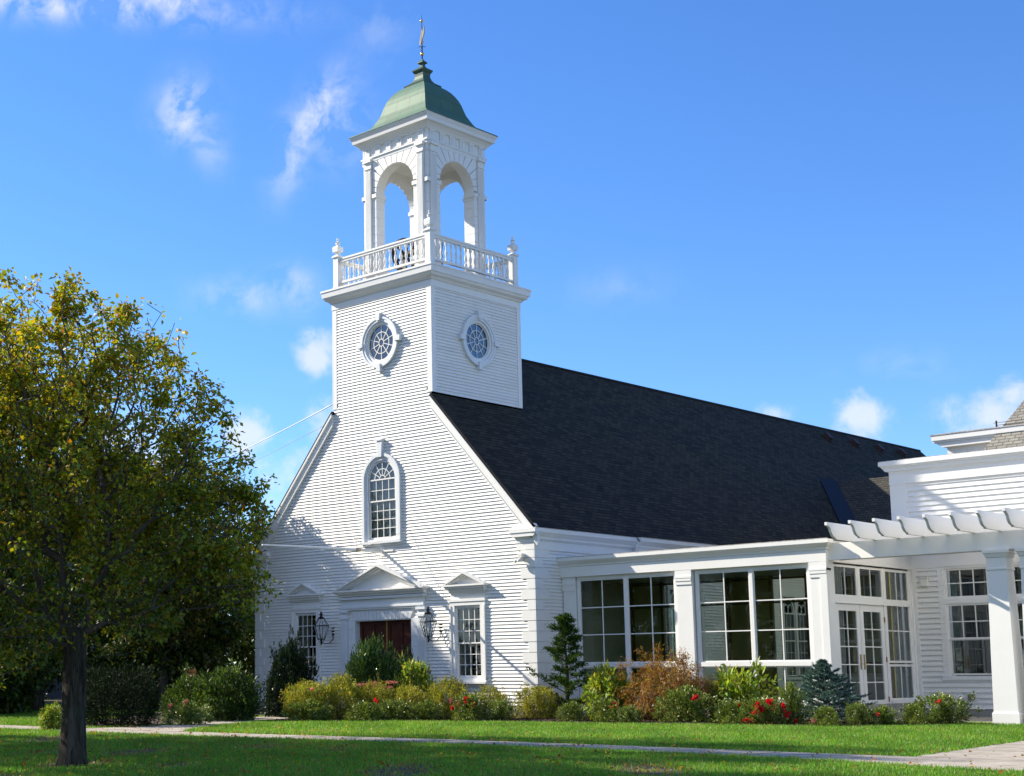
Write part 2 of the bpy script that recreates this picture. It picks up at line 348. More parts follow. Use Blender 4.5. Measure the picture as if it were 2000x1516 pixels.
def grid_sash(T, parent, u0, u1, v0, v1, cols, rows, w=-.03, fr=.045, bar=.018, glass=GLASS, m=WHITE, name='sash', dep=.045, bottom=None):
    mb = MB(T); bt = bottom or fr
    bx(mb, u0, u0 + fr, v0, v1, w - dep, w); bx(mb, u1 - fr, u1, v0, v1, w - dep, w)
    bx(mb, u0 + fr, u1 - fr, v0, v0 + bt, w - dep, w - .001); bx(mb, u0 + fr, u1 - fr, v1 - fr, v1, w - dep, w - .001)
    a0, a1, b0, b1 = u0 + fr, u1 - fr, v0 + bt, v1 - fr
    for i in range(1, cols):
        x = a0 + (a1 - a0) * i / cols; bx(mb, x - bar / 2, x + bar / 2, b0, b1, w - dep + .006, w - .012)
    for i in range(1, rows):
        y = b0 + (b1 - b0) * i / rows; bx(mb, a0, a1, y - bar / 2, y + bar / 2, w - dep + .008, w - .010)
    o = mb.build(name, m, parent)
    g = MB(T); g.add([(a0, b0, w - .03), (a1, b0, w - .03), (a1, b1, w - .03), (a0, b1, w - .03)], [(0, 1, 2, 3)]); g.build('glass', glass, o)
    return o
def curtain(T, parent, u0, u1, v0, v1, w, m=CURT, name='curtain'):
    mb = MB(T); n = max(6, int((u1 - u0) / .035)); vs = []; fs = []
    for i in range(n + 1):
        u = u0 + (u1 - u0) * i / n; ww = w + .028 * math.sin(i * 1.35) + .01 * math.sin(i * 3.1)
        vs += [(u, v0, ww), (u, v1, ww)]
    for i in range(n): fs.append((2 * i, 2 * i + 2, 2 * i + 3, 2 * i + 1))
    mb.add(vs, fs); return mb.build(name, m, parent)
def pediment(mb, uc, half, v0, rise, proj, th=.12):
    # horizontal cornice, tympanum and two raking cornices
    s = half
    mb.box(uc - s + .10, uc + s - .10, v0 - .16, v0 - .08, 0, proj * .55)
    mb.prism([(uc - s + .10, v0 - .08), (uc + s - .10, v0 - .08), (uc + s - .02, v0 - .01), (uc - s + .02, v0 - .01)], 0, proj * .8)
    mb.box(uc - s, uc + s, v0 - .01, v0 + .045, 0, proj)
    mb.prism([(uc - s + .1, v0 + .045), (uc + s - .1, v0 + .045), (uc, v0 + rise - .03)], 0, .05)
    for sg in (1, -1):
        def P(u, v): return (uc - sg * u, v)
        for (o0, o1, pr) in ((.0, th * .45, proj), (th * .45, th * .75, proj * .8), (th * .75, th, proj * .55)):
            sl_ = rise / half
            a = [P(s, v0 + .046 - o1 + th * .6 if False else v0 + .046), P(s - (o1 - o0) / sl_ * .0, v0 + .046)]
            # band from the eave end to the apex, o0..o1 below the top line
            y_e0 = v0 + .046; top = v0 + rise + .05
            pts = [P(s - o1 * half / (rise + .004), y_e0), P(s - o0 * half / (rise + .004), y_e0), P(0, top - o0), P(0, top - o1)]
            if sg > 0: pts = pts[::-1]
            mb.prism(pts[::-1] if sg > 0 else pts[::-1], 0, pr)
def orient(o):
    import bmesh
    b = bmesh.new(); b.from_mesh(o.data); bmesh.ops.recalc_face_normals(b, faces=b.faces); b.to_mesh(o.data); b.free()

# ------------------------------------------------------------------ the church
church = thing('church', 'white clapboard church with square bell tower, green copper dome and steep dark shingle roof', 'church', (-6.26, 0, 0))
church_loc = Vector((-6.26, 0, 0))
def cbuild(mb, name, m, parent=None, **k):
    o = mb.build(name, m, parent if parent is not None else church, **k)
    return o
XC = -6.26; HW = 6.34; EZ = 5.53; RZ = 12.72; SL = (RZ - EZ) / (HW + .07)
TW = 2.28; TZ = 13.95; TY = 4.56
F0 = frame((0, 0, 0), 0)
XL, XR = -12.62, 0.0
# facade siding
oc_r = .62
holes = [('r', -7.54, -5.0, 0, 2.96), ('r', -3.12, -2.12, 1.0, 3.24), ('r', -10.48, -9.42, 1.0, 3.24), ('r', XC - .64, XC + .64, 5.5, 7.56), ('o', XC, 7.56, .64, .66), ('o', XC, 12.2, .66, .70)]
def frng(z):
    if z < EZ - .25: iv = [(XL, XR)]
    elif z < 10.36: k = (RZ - z) / SL - .06; iv = [(XC - k, XC + k)]
    else: iv = [(XC - TW, XC + TW)]
    return subtract(iv, holes, z)
mb = MB(F0); siding(mb, frng, .22, TZ); cbuild(mb, 'front_wall', SIDING)
# tower sides
def tower_side(ang, org, hs_, z0f):
    mb = MB(frame(org, ang)); siding(mb, lambda z: subtract([(z0f(z), TY if ang in (90, 270) else 2 * TW)], hs_, z), 10.2 if ang in (90, 270) else 11.6, TZ); return mb
mb = tower_side(90, (XC + TW, 0, 0), [('o', TY / 2, 12.22, .66, .70)], lambda z: 0); cbuild(mb, 'tower_wall', SIDING)
mb = tower_side(270, (XC - TW, TY, 0), [], lambda z: 0); cbuild(mb, 'tower_wall', SIDING)
mb = tower_side(180, (XC + TW, TY, 0), [], lambda z: 0); cbuild(mb, 'tower_wall', SIDING)
# dark lining added inside the tower so that the sky does not show through
mb = MB(); mb.box(XC - 1.9, XC + 1.9, 2.0, 2.1, 10.4, 13.9); mb.box(XC - 2.2, XC + 2.2, .1, TY - .1, 10.8, 10.9); mb.box(XC - 2.2, XC + 2.2, .1, TY - .1, 13.7, 13.9); cbuild(mb, 'tower_floor_and_lining', INTD)
# corner boards on the tower
for (cx, cy, a) in ((XC - TW, 0, 0), (XC + TW, 0, 1), (XC + TW, TY, 2), (XC - TW, TY, 3)):
    z0 = 10.2; mb = MB()
    s1 = 1 if cx > XC else -1; s2 = -1 if cy == 0 else 1
    mb.box(cx - s1 * .17, cx + s1 * .035, cy, cy + s2 * .035, z0, TZ)
    mb.box(cx, cx + s1 * .037, cy - s2 * .17, cy + s2 * .037, z0, TZ)
    cbuild(mb, 'corner_board', WHITE)
# side wall of the nave (facing +X), quoins then siding; and plain back and left walls
FR = frame((0, 0, 0), 90)
nwh = []
for yc in (8.0, 11.6, 15.4, 19.2): nwh.append(('r', yc - .95, yc + .95, 1.0, 3.9))
mb = MB(FR); siding(mb, lambda z: subtract([(0, 41.3)], nwh, z), .22, 4.9); cbuild(mb, 'side_wall', SIDING)
mb = MB(); mb.box(XL - .02, XL, .02, 41.3, 0, 5.5); mb.box(XL, XR - .03, 41.28, 41.3, 0, 5.5); mb.prism([(0, 0)] * 0 or [(0, 0), (1, 0), (0, 1)], 0, .001) if False else None
cbuild(mb, 'rear_wall', SIDING)
mb = MB(); mb.box(XL + .05, XR - .05, .05, 41.2, -.1, .24); mb.box(XL + .02, XR - .01, -.012, .05, -.1, .225); mb.box(-.04, .012, -.01, 41.2, -.1, .225)
cbuild(mb, 'foundation', STONE)
mb = MB(); mb.box(XL + .1, XR - .1, .9, 1.0, .3, 10.0) if False else mb.box(XL + .3, XR - .3, 2.2, 2.3, .3, 5.3); cbuild(mb, 'inner_wall', INTD)
# quoins
for side in (0, 1):
    mb = MB(F0); z = .22; i = 0
    while z < 4.85:
        L = .49 if i % 2 == 0 else .27
        if side: bx(mb, -L, 0, z + .008, z + .304, -.01, .055)
        else: bx(mb, XL, XL + L, z + .008, z + .304, -.01, .055)
        z += .312; i += 1
    cbuild(mb, 'quoins', WHITE)
mb = MB(FR); z = .22; i = 0
while z < 4.85:
    L2 = .64 if i % 2 == 0 else .33
    bx(mb, -.054, L2, z + .009, z + .303, -.01, .045); z += .312; i += 1
cbuild(mb, 'quoins', WHITE)
# roof planes with thickness
def slab(mb, a, b, c, d, th, uvs):   # a,b eave pair, c,d ridge pair (a-b-c-d ccw from above)
    a, b, c, d = map(Vector, (a, b, c, d)); n = (b - a).cross(d - a).normalized()
    lo = [p - n * th for p in (a, b, c, d)]
    mb.add([a, b, c, d] + lo, [(0, 1, 2, 3), (7, 6, 5, 4), (0, 4, 5, 1), (1, 5, 6, 2), (2, 6, 7, 3), (3, 7, 4, 0)], [uvs] + [[(0, 0)] * 4] * 5)
SLEN = math.hypot(HW + .1, RZ - EZ)
def roof_piece(mb, side, y0, y1, x0=None, x1=None, y1r=None, ex=0.0):
    # x0: eave side distance from the centre, x1: ridge-side distance
    x0 = (HW + .10 + ex) if x0 is None else x0; x1 = 0 if x1 is None else x1
    zf = lambda k: RZ - k * SL
    y1r = y1 if y1r is None else y1r
    U = lambda y, k: (y, (x0 - k) * math.hypot(1, SL))
    if side > 0: slab(mb, (XC + x0, y0, zf(x0)), (XC + x0, y1, zf(x0)), (XC + x1, y1r, zf(x1)), (XC + x1, y0, zf(x1)), .10, [U(y0, x0), U(y1, x0), U(y1r, x1), U(y0, x1)])
    else: slab(mb, (XC - x0, y1, zf(x0)), (XC - x0, y0, zf(x0)), (XC - x1, y0, zf(x1)), (XC - x1, y1r, zf(x1)), .10, [U(y1, x0), U(y0, x0), U(y0, x1), U(y1r, x1)])
mb = MB()
for sd in (1, -1):
    roof_piece(mb, sd, -.12, TY, None, TW + .02)
    roof_piece(mb, sd, TY, 42.5 if sd > 0 else 42.5, None, 0, 41.1, ex=.0)
mb.add([(XC + HW + .1, 42.5, RZ - (HW + .1) * SL), (XC - HW - .1, 42.5, RZ - (HW + .1) * SL), (XC, 41.1, RZ)], [(0, 1, 2)], [[(0, 0), (12, 0), (6, 9)]])
roofo = cbuild(mb, 'roof', ROOF)
# outer gutter-edge strip where the eave steps out
mb = MB(); k = HW + .1; zf = lambda k: RZ - k * SL
slab(mb, (XC + k + .17, 5.05, zf(k) - .15), (XC + k + .17, 42.3, zf(k) - .15), (XC + k - .1, 42.3, zf(k - .1) + .02), (XC + k - .1, 5.05, zf(k - .1) + .02), .05, [(0, 0), (37, 0), (37, .3), (0, .3)])
cbuild(mb, 'eave_course', ROOF, roofo)
mb = MB(); mb.tube([(XC, TY, RZ + .0), (XC, 41.1, RZ + .0)], .05, 6); cbuild(mb, 'ridge_cap', ROOF3, roofo)
# roof vents
for (vy, kx) in ((29.8, .50), (32.5, .50), (35.1, .50), (37.7, .46)):
    mb = MB(); zz = RZ - kx * SL
    a = math.atan(SL)
    T = Matrix.Translation((XC + kx + .05, vy, zz - .03)) @ Matrix.Rotation(a, 4, 'Y'); mb.T = T
    mb.box(-.20, .24, -.2, .2, -.02, .05); mb.prism([(-.15, -.14), (.19, -.14), (.19, .14), (-.15, .14)], .05, .16)
    mb.prism([(-.18, -.17), (.23, -.17), (.23, .17), (-.18, .17)], .16, .185)
    cbuild(mb, 'roof_vent', VENTM, roofo)
# rake boards on the facade
for sg in (1, -1):
    mb = MB(F0)
    def Q(u, v): return (XC + sg * u, v)
    k0, k1 = TW + .0, HW + .12
    zt = lambda k: RZ - k * SL - .12
    for (o0, o1, w1) in ((0, .10, .15), (.10, .38, .09), (.38, .43, .11)):
        pts = [Q(k0, zt(k0) - o0), Q(k0, zt(k0) - o1), Q(k1 - (.0), zt(k1) - o1), Q(k1, zt(k1) - o0)]
        mb.prism(pts if sg > 0 else pts[::-1], -.02, w1)
    o = cbuild(mb, 'rake_board', WHITE); orient(o)
# eaves entablature along the right side, with return on the front
mb = MB(FR)
def ent(mb, u0, u1, w=0.0, e=0):
    bx(mb, u0, u1, 4.83, 5.04, 0, .056 + w)
    if not e: bx(mb, u0, u1, 5.085, 5.16, 0, .05 + w)
    bx(mb, u0, u1, 5.04, 5.09, 0, .06 + w)
    bx(mb, u0 - e * .02, u1, 5.15, 5.22, 0, .10 + w)
    mb.add([(u0 - e * .10, 5.22, 0), (u1, 5.22, 0), (u1, 5.22, .12 + w), (u0 - e * .10, 5.22, .12 + w), (u0 - e * .18, 5.34, 0), (u1, 5.34, 0), (u1, 5.34, .20 + w), (u0 - e * .18, 5.34, .20 + w)],
           [(0, 1, 2, 3), (4, 7, 6, 5), (3, 2, 6, 7), (0, 3, 7, 4), (1, 5, 6, 2)])
    bx(mb, u0 - e * .20, u1, 5.34, 5.46, 0, .22 + w)
ent(mb, -.02, 5.05, 0, 1); ent(mb, 5.05, 41.2, .16, 0)
mb.add([(-.2, 5.46, .05), (5.05, 5.46, .05), (5.05, 5.46, .2), (-.2, 5.46, .2)], [(0, 1, 2, 3)])
mb.T = F0
bx(mb, -.62, .052, 4.832, 5.04, -.01, .062); bx(mb, -.64, .056, 5.04, 5.16, -.01, .075); bx(mb, -.66, .096, 5.16, 5.22, 0, .11)
mb.prism([(-.70, 5.221), (.116, 5.221), (.194, 5.341), (-.76, 5.341)], 0, .19); bx(mb, -.78, .215, 5.342, 5.458, 0, .214)
mb.prism([(-.78, 5.4575), (.205, 5.4575), (.10, 5.60), (-.70, 5.60)], 0, .12)
bx(mb, XL - .045, XL + .62, 4.83, 5.04, 0, .05); bx(mb, XL - .1, XL + .66, 5.15, 5.22, 0, .11); mb.prism([(XL - .12, 5.22), (XL + .70, 5.22), (XL + .76, 5.34), (XL - .20, 5.34)], 0, .19); bx(mb, XL - .22, XL + .78, 5.34, 5.46, 0, .21)
o = cbuild(mb, 'eaves_cornice', WHITE); orient(o)
mb = MB(FR); u = .02
while u < 5.0: bx(mb, u, u + .035, 5.092, 5.148, .0, .09); u += .062
cbuild(mb, 'dentil_band', WHITE)
mb = MB(FR); bx(mb, -.19, 5.03, 5.462, 5.476, .1, .235); bx(mb, 5.05, 41.2, 5.461, 5.475, .1, .40); mb.box(5.0, 5.05, 5.23, 5.46, .2, .38) if False else None
cbuild(mb, 'gutter_flashing', LEAD)
# flashing patch beside the annex roof
mb = MB(FR); mb.tube([(4.9, 5.2, .3), (5.1, 4.95, .12), (5.15, 4.6, .1)], .04, 8); cbuild(mb, 'downspout', WHITE)

# facade windows with pediments
def facade_window(uc):
    T = F0
    mb = MB(T)
    g0, g1, h0, h1 = uc - .52, uc + .52, 1.0, 3.24
    for (a, b, w) in ((.0, .16, .075), (.13, .20, .10)):
        bx(mb, g0 - b, g0 - a, .98, 3.26, 0, w) ; bx(mb, g1 + a, g1 + b, .98, 3.26, 0, w)
    bx(mb, g0 - .20, g1 + .20, 3.26, 3.42, 0, .075); bx(mb, g0 - .22, g1 + .22, 3.38, 3.45, 0, .10)
    bx(mb, g0 - .16, g1 + .16, 3.45, 3.68, 0, .05)
    bx(mb, g0 - .2, g1 + .2, 3.64, 3.70, 0, .09)
    # reveal
    bx(mb, g0 - .001, g0 + .03, 1.0, 3.24, -.14, .04); bx(mb, g1 - .03, g1 + .001, 1.0, 3.24, -.14, .04); bx(mb, g0, g1, 3.21, 3.245, -.14, .04)
    mb.prism([(g0 - .24, .86), (g1 + .24, .86), (g1 + .24, .93), (g0 - .24, .93)], -.14, .17)
    bx(mb, g0 - .22, g1 + .22, .80, .86, 0, .08); bx(mb, g0 - .2, g1 + .2, .93, 1.02, -.12, .08)
    w = cbuild(mb, 'window', WHITE)
    grid_sash(T, w, g0 + .03, g1 - .03, 2.08, 3.21, 4, 3, w=.0, fr=.04, bar=.022)
    grid_sash(T, w, g0 + .03, g1 - .03, 1.02, 2.12, 4, 3, w=-.045, fr=.04, bar=.022, bottom=.09)
    curtain(T, w, g0 + .02, uc - .02, 1.0, 3.22, -.15); curtain(T, w, g1 - .14, g1 + .02, 1.0, 3.22, -.16, CURTG)
    p = MB(T); pediment(p, uc, .86, 3.86, .38, .27, .12); po = p.build('pediment', WHITE, w); orient(po)
    return w
facade_window(-2.62); facade_window(-9.95)
# arched window
T = F0; mb = MB(T)
R1, SP = .64, 7.56
inn = [(XC + R1, 5.52)] + arc(XC, SP, R1, R1, 0, 180, 24) + [(XC - R1, 5.52)]
def off(o_): return [(XC + R1 + o_, 5.52)] + arc(XC, SP, R1 + o_, R1 + o_, 0, 180, 24) + [(XC - R1 - o_, 5.52)]
mb.ring(inn, off(.15), -.12, .06); mb.ring(off(.13), off(.23), 0, .11); mb.ring(off(.10), off(.14), 0, .085)
bx(mb, XC - .92, XC + .92, 5.42, 5.50, -.12, .17); bx(mb, XC - .88, XC + .88, 5.34, 5.42, 0, .08); bx(mb, XC - R1, XC + R1, 5.50, 5.56, -.12, .06)
mb.prism([(XC - .085, 8.30), (XC + .085, 8.30), (XC + .12, 8.84), (XC - .12, 8.84)], 0, .15); bx(mb, XC - .14, XC + .14, 8.84, 8.90, 0, .18)
aw = cbuild(mb, 'arched_window', GREYTRIM); orient(aw)
grid_sash(T, aw, XC - .62, XC + .62, 5.56, 6.86, 4, 4, w=-.02, fr=.05, bar=.024, glass=GLASS, bottom=.08)
grid_sash(T, aw, XC - .62, XC + .62, 6.82, 7.58, 4, 2, w=.02, fr=.045, bar=.024, glass=GLASS)
mb = MB(T)
mb.ring(arc(XC, SP, .58, .58, 0, 180, 24), arc(XC, SP, .63, .63, 0, 180, 24), -.03, .02); mb.ring(arc(XC, SP, .34, .34, 0, 180, 18), arc(XC, SP, .365, .365, 0, 180, 18), -.02, .01)
mb.ring(arc(XC, SP, .12, .12, 0, 180, 10), arc(XC, SP, .145, .145, 0, 180, 10), -.02, .01)
for a in range(0, 181, 30):
    if a in (0, 180): continue
    c, s_ = math.cos(math.radians(a)), math.sin(math.radians(a)); n = (-s_ * .012, c * .012)
    mb.prism([(XC + .13 * c - n[0], SP + .13 * s_ - n[1]), (XC + .6 * c - n[0], SP + .6 * s_ - n[1]), (XC + .6 * c + n[0], SP + .6 * s_ + n[1]), (XC + .13 * c + n[0], SP + .13 * s_ + n[1])], -.02, .008)
fa = mb.build('fanlight', WHITE, aw); orient(fa)
g = MB(T); ap = arc(XC, SP, .6, .6, 0, 180, 20); g.add([(a, b, -.01) for a, b in ap], [tuple(range(len(ap)))]); g.build('glass', GLASS, fa)
curtain(T, aw, XC - .62, XC + .62, 5.5, 7.98, -.16, CURTP)
# oculus windows
def oculus(T, uc, vc, gl, back=None):
    mb = MB(T); rx, rz = .60, .62
    E_ = lambda o_: arc(uc, vc, rx + o_, rz + o_, 0, 360, 40)[:-1]
    mb.ring(E_(0), E_(.11), -.08, .05, True); mb.ring(E_(.09), E_(.24), -.01, .10, True); mb.ring(E_(.18), E_(.25), -.01, .125, True)
    for a in (0, 90, 180, 270):
        c, s_ = math.cos(math.radians(a)), math.sin(math.radians(a))
        p0, p1 = .74, 1.0; q = [(p0, -.07), (p1, -.095), (p1, .095), (p0, .07)]
        mb.prism([(uc + x * c - y * s_, vc + x * s_ + y * c) for x, y in q], -.01, .17)
    o = cbuild(mb, 'oculus_window', GREYTRIM); orient(o)
    mb = MB(T)
    mb.ring(E_(-.035), E_(.0), -.05, .0, True)
    mb.ring(arc(uc, vc, .34, .355, 0, 360, 32)[:-1], arc(uc, vc, .362, .378, 0, 360, 32)[:-1], -.04, -.01, True)
    mb.ring(arc(uc, vc, .10, .11, 0, 360, 20)[:-1], arc(uc, vc, .125, .135, 0, 360, 20)[:-1], -.04, -.01, True)
    for i in range(10):
        a = math.radians(18 + 36 * i); c, s_ = math.cos(a), math.sin(a); n = (-s_ * .011, c * .011)
        mb.prism([(uc + .12 * c - n[0], vc + .12 * s_ - n[1]), (uc + .58 * c - n[0], vc + .60 * s_ - n[1]), (uc + .58 * c + n[0], vc + .60 * s_ + n[1]), (uc + .12 * c + n[0], vc + .12 * s_ + n[1])], -.04, -.012)
    so_ = mb.build('sash', WHITE, o); orient(so_)
    g = MB(T); e = arc(uc, vc, .6, .62, 0, 360, 36)[:-1]; g.add([(a, b, -.035) for a, b in e], [tuple(range(len(e)))]); g.build('glass', gl, o)
oculus(F0, XC, 12.2, GLASSD); oculus(frame((XC + TW, 0, 0), 90), TY / 2, 12.22, GLASSB)

# main doorway
T = F0; mb = MB(T); D0, D1 = -7.54, -5.00; DC = (D0 + D1) / 2
for sg in (-1, 1):
    e = D0 if sg < 0 else D1
    mb.box(e, e + sg * .16, .2, 2.93, -.25, .06)                      # jamb
    for i in range(9):                                                # rusticated blocks
        z = .2 + i * .305; mb.box(e + sg * .10, e + sg * .30, z + .006, z + .299, 0, .085)
    mb.box(e + sg * .30, e + sg * .68, .2, .42, 0, .17)
    mb.box(e + sg * .33, e + sg * .65, .42, 2.98, 0, .11)              # pilaster
    for k in range(5): u = e + sg * (.37 + k * .056); mb.box(u, u + sg * .028, .5, 2.9, .1, .13)
    mb.box(e + sg * .31, e + sg * .67, 2.98, 3.06, 0, .15); mb.box(e + sg * .33, e + sg * .65, 3.06, 3.20, 0, .12); mb.box(e + sg * .29, e + sg * .69, 3.20, 3.27, 0, .17)
# flat arch of voussoirs
n = 15
for i in range(n):
    a = D0 + .02 + (D1 - D0 - .04) * i / n + .006; b = D0 + .02 + (D1 - D0 - .04) * (i + 1) / n - .006
    sp = lambda u: DC + (u - DC) * 1.12
    mb.prism([(a, 2.93), (b, 2.93), (sp(b), 3.27), (sp(a), 3.27)], 0, .07)
mb.box(D0, D1, 2.90, 2.935, -.25, .04)
mb.box(DC - 1.92, DC + 1.92, 3.27, 3.33, 0, .13); mb.box(DC - 1.90, DC + 1.90, 3.33, 3.39, 0, .16)
mb.box(DC - 1.86, DC + 1.86, 3.39, 3.66, 0, .10); mb.box(DC - 1.94, DC + 1.94, 3.62, 3.70, 0, .2)
mb.box(D0 - .68, D1 + .68, -.05, .2, -.02, .35)
ds = cbuild(mb, 'doorway', GREYTRIM); orient(ds)
p = MB(T); pediment(p, DC, 2.06, 3.88, .80, .36, .16); po = p.build('pediment', WHITE, ds); orient(po)
for sg in (-1, 1):
    mb = MB(T); a, b = (D0 + .02, DC - .02) if sg < 0 else (DC + .02, D1 - .02)
    mb.box(a, b, .2, 2.9, -.24, -.19)
    st = .12
    for (x0, x1) in ((a, a + st), (b - st, b), ((a + b) / 2 - .05, (a + b) / 2 + .05)): mb.box(x0, x1, .2, 2.9, -.195, -.155)
    for (y0, y1) in ((.2, .42), (1.1, 1.28), (2.02, 2.14), (2.78, 2.9)): mb.box(a, b, y0, y1, -.194, -.156)
    do = mb.build('door', DOORM, ds)
    h = MB(T); h.tube([(DC + sg * .1, 1.15, -.13), (DC + sg * .1, 1.15, -.09), (DC + sg * .1, 1.4, -.09), (DC + sg * .1, 1.4, -.13)], .012, 6); h.build('handle', BRASS, do)
mb = MB(T); mb.box(DC - .025, DC + .025, .2, 2.9, -.2, -.135); mb.build('astragal', mat('yellow_brown_strip', (.34, .17, .02), .5), ds)

# tower cornice, deck, balustrade, belfry
CX, CY = XC, TY / 2
def square_loft(mb, prof, uv=False):
    for (w0, z0), (w1, z1) in zip(prof[:-1], prof[1:]):
        pass
    L = 0
    for (w0, z0), (w1, z1) in zip(prof[:-1], prof[1:]):
        d_ = math.hypot(w1 - w0, z1 - z0)
        c0 = [(CX - w0, CY - w0, z0), (CX + w0, CY - w0, z0), (CX + w0, CY + w0, z0), (CX - w0, CY + w0, z0)]
        c1 = [(CX - w1, CY - w1, z1), (CX + w1, CY - w1, z1), (CX + w1, CY + w1, z1), (CX - w1, CY + w1, z1)]
        fs = [(i, (i + 1) % 4, 4 + (i + 1) % 4, 4 + i) for i in range(4)]
        uvs = [[(3 * i - w0, L), (3 * i + w0, L), (3 * i + w1, L + d_), (3 * i - w1, L + d_)] for i in range(4)]
        mb.add(c0 + c1, fs, uvs if uv else None); L += d_
mb = MB()
square_loft(mb, [(2.28, 13.72), (2.33, 13.72), (2.33, 13.93), (2.37, 13.95), (2.40, 14.0), (2.50, 14.06), (2.54, 14.14), (2.57, 14.15), (2.59, 14.34), (2.61, 14.34), (2.61, 14.40), (2.3, 14.47), (0.01, 14.50)])
cbuild(mb, 'tower_cornice', WHITE)
mb = MB(); square_loft(mb, [(2.5, 14.425), (2.36, 14.50), (.01, 14.53)]); cbuild(mb, 'deck', LEAD)
# belfry walls
BW = 1.53; FZ = 14.5
bel = None
def arch_wall(ang):
    org = {0: (CX, CY - BW, 0), 90: (CX + BW, CY, 0), 180: (CX, CY + BW, 0), 270: (CX - BW, CY, 0)}[ang]
    T = frame(org, ang); mb = MB(T); ra = .90; sp = 17.80; tw = .42; W1 = 1.44 if ang in (0, 180) else 1.44
    th = -.05
    # rear structure: piers, arch ring
    pts = arc(0, sp, ra, ra, 0, 180, 28)
    top = [(max(-W1, min(W1, x * 3)), 19.0) if False else (x, 19.0) for x, y in pts]
    mb.ring(pts, top, -tw, th)
    e_ = .0 if ang in (0, 180) else tw
    for sg in (-1, 1):
        mb.box(sg * ra, sg * (W1 - e_), FZ, 19.0, -tw, th)
        # face blocks (rustication courses)
        z = FZ; i = 0
        while z < 17.7:
            mb.box(sg * (ra - .012), sg * (ra + .17), z + .006, z + .30, th - .02 - .36, 0.0) ; z += .306; i += 1
        mb.box(sg * (ra - .05), sg * (ra + .20), 17.66, 17.80, -tw - .03, .045)      # impost
        # corner blocks
        z = FZ
        while z < 19.0:
            mb.box(sg * 1.40, sg * (1.505 if ang in (0, 180) else 1.502), z + .006, min(z + .30, 19.0), -.12, -.025 if ang in (0, 180) else -.021); z += .306
        mb.box(sg * 1.40, sg * (1.56 if ang in (0, 180) else 1.555), 17.662, 17.802, -.1, .03 if ang in (0, 180) else .036)
        # pilaster
        mb.box(sg * 1.06, sg * 1.40, FZ, FZ + .25, 0, .10); mb.box(sg * 1.08, sg * 1.385, FZ + .25, 18.74, -.05, .045)
        for k in range(5): u = 1.105 + k * .055; mb.box(sg * u, sg * (u + .028), FZ + .35, 18.68, .044, .065)
        mb.box(sg * 1.07, sg * 1.40, 18.74, 18.79, -.05, .085); mb.box(sg * 1.08, sg * 1.39, 18.79, 18.98, -.05, .055); mb.box(sg * 1.05, sg * 1.42, 18.98, 19.08, -.05, .12)
    # voussoirs
    n = 13
    for i in range(n):
        a0 = 180 * i / n + .8; a1 = 180 * (i + 1) / n - .8
        def outp(a):
            c, s_ = math.cos(math.radians(a)), math.sin(math.radians(a)); R_ = 1e9
            if abs(c) > 1e-6: R_ = min(R_, 1.05 / abs(c))
            if s_ > 1e-6: R_ = min(R_, (19.06 - sp) / s_)
            return (R_ * c, sp + R_ * s_)
        def inp(a, r_=ra - .012): return (r_ * math.cos(math.radians(a)), sp + r_ * math.sin(math.radians(a)))
        am = (a0 + a1) / 2
        inn_ = [inp(a0), inp(am), inp(a1)]; out_ = [outp(a0), outp(am), outp(a1)]
        mb.ring(inn_, out_, -.36, 0.0)
    o = cbuild(mb, 'belfry_arch', WHITE); orient(o)
for a in (0, 90, 180, 270): arch_wall(a)
mb = MB()
for sx_ in (-1, 1):
    for sy_ in (-1, 1):
        z = FZ
        mb.box(CX + sx_ * 1.02, CX + sx_ * 1.485, CY + sy_ * 1.02, CY + sy_ * 1.485, FZ, 18.99)
cbuild(mb, 'belfry_pier', WHITE)
mb = MB(); mb.box(CX - 1.3, CX + 1.3, CY - 1.3, CY + 1.3, 18.92, 19.0); cbuild(mb, 'belfry_ceiling', CREAM)
mb = MB()
square_loft(mb, [(1.40, 19.0), (1.52, 19.0), (1.54, 19.02), (1.545, 19.12), (1.58, 19.13), (1.58, 19.18), (1.51, 19.19), (1.51, 19.52), (1.57, 19.54), (1.62, 19.62), (1.66, 19.66), (1.70, 19.70), (1.78, 19.74), (1.80, 19.86), (1.85, 19.94), (1.86, 20.0), (1.7, 20.03), (1.2, 20.1), (.01, 20.1)])
cbuild(mb, 'belfry_cornice', WHITE)
mb = MB()
for ang in (0, 90, 180, 270):
    org = {0: (CX, CY - 1.51, 0), 90: (CX + 1.51, CY, 0), 180: (CX, CY + 1.51, 0), 270: (CX - 1.51, CY, 0)}[ang]; mb.T = frame(org, ang)
    for i in range(6):
        u = -1.28 + i * .512
        for k in range(3): mb.box(u - .10 + k * .073, u - .10 + k * .073 + .055, 19.22, 19.50, 0, .05)
        mb.box(u - .12, u + .12, 19.47, 19.53, 0, .07); mb.box(u - .12, u + .12, 19.185, 19.215, 0, .075)
        mb.box(u + .25, u + .256, 19.2, 19.52, 0, .012)
cbuild(mb, 'triglyph_frieze', WHITE)
mb = MB()
dome_p = [(1.88, 19.985), (1.84, 20.04), (1.63, 20.13), (1.47, 20.22), (1.34, 20.32), (1.25, 20.45), (1.17, 20.60), (1.08, 20.78), (1.02, 20.98), (.97, 21.16), (.90, 21.34), (.81, 21.50), (.71, 21.64), (.60, 21.75), (.50, 21.83), (.40, 21.88)]
square_loft(mb, dome_p, True); dome = cbuild(mb, 'dome', COPPER)
for p in dome.data.polygons: p.use_smooth = False
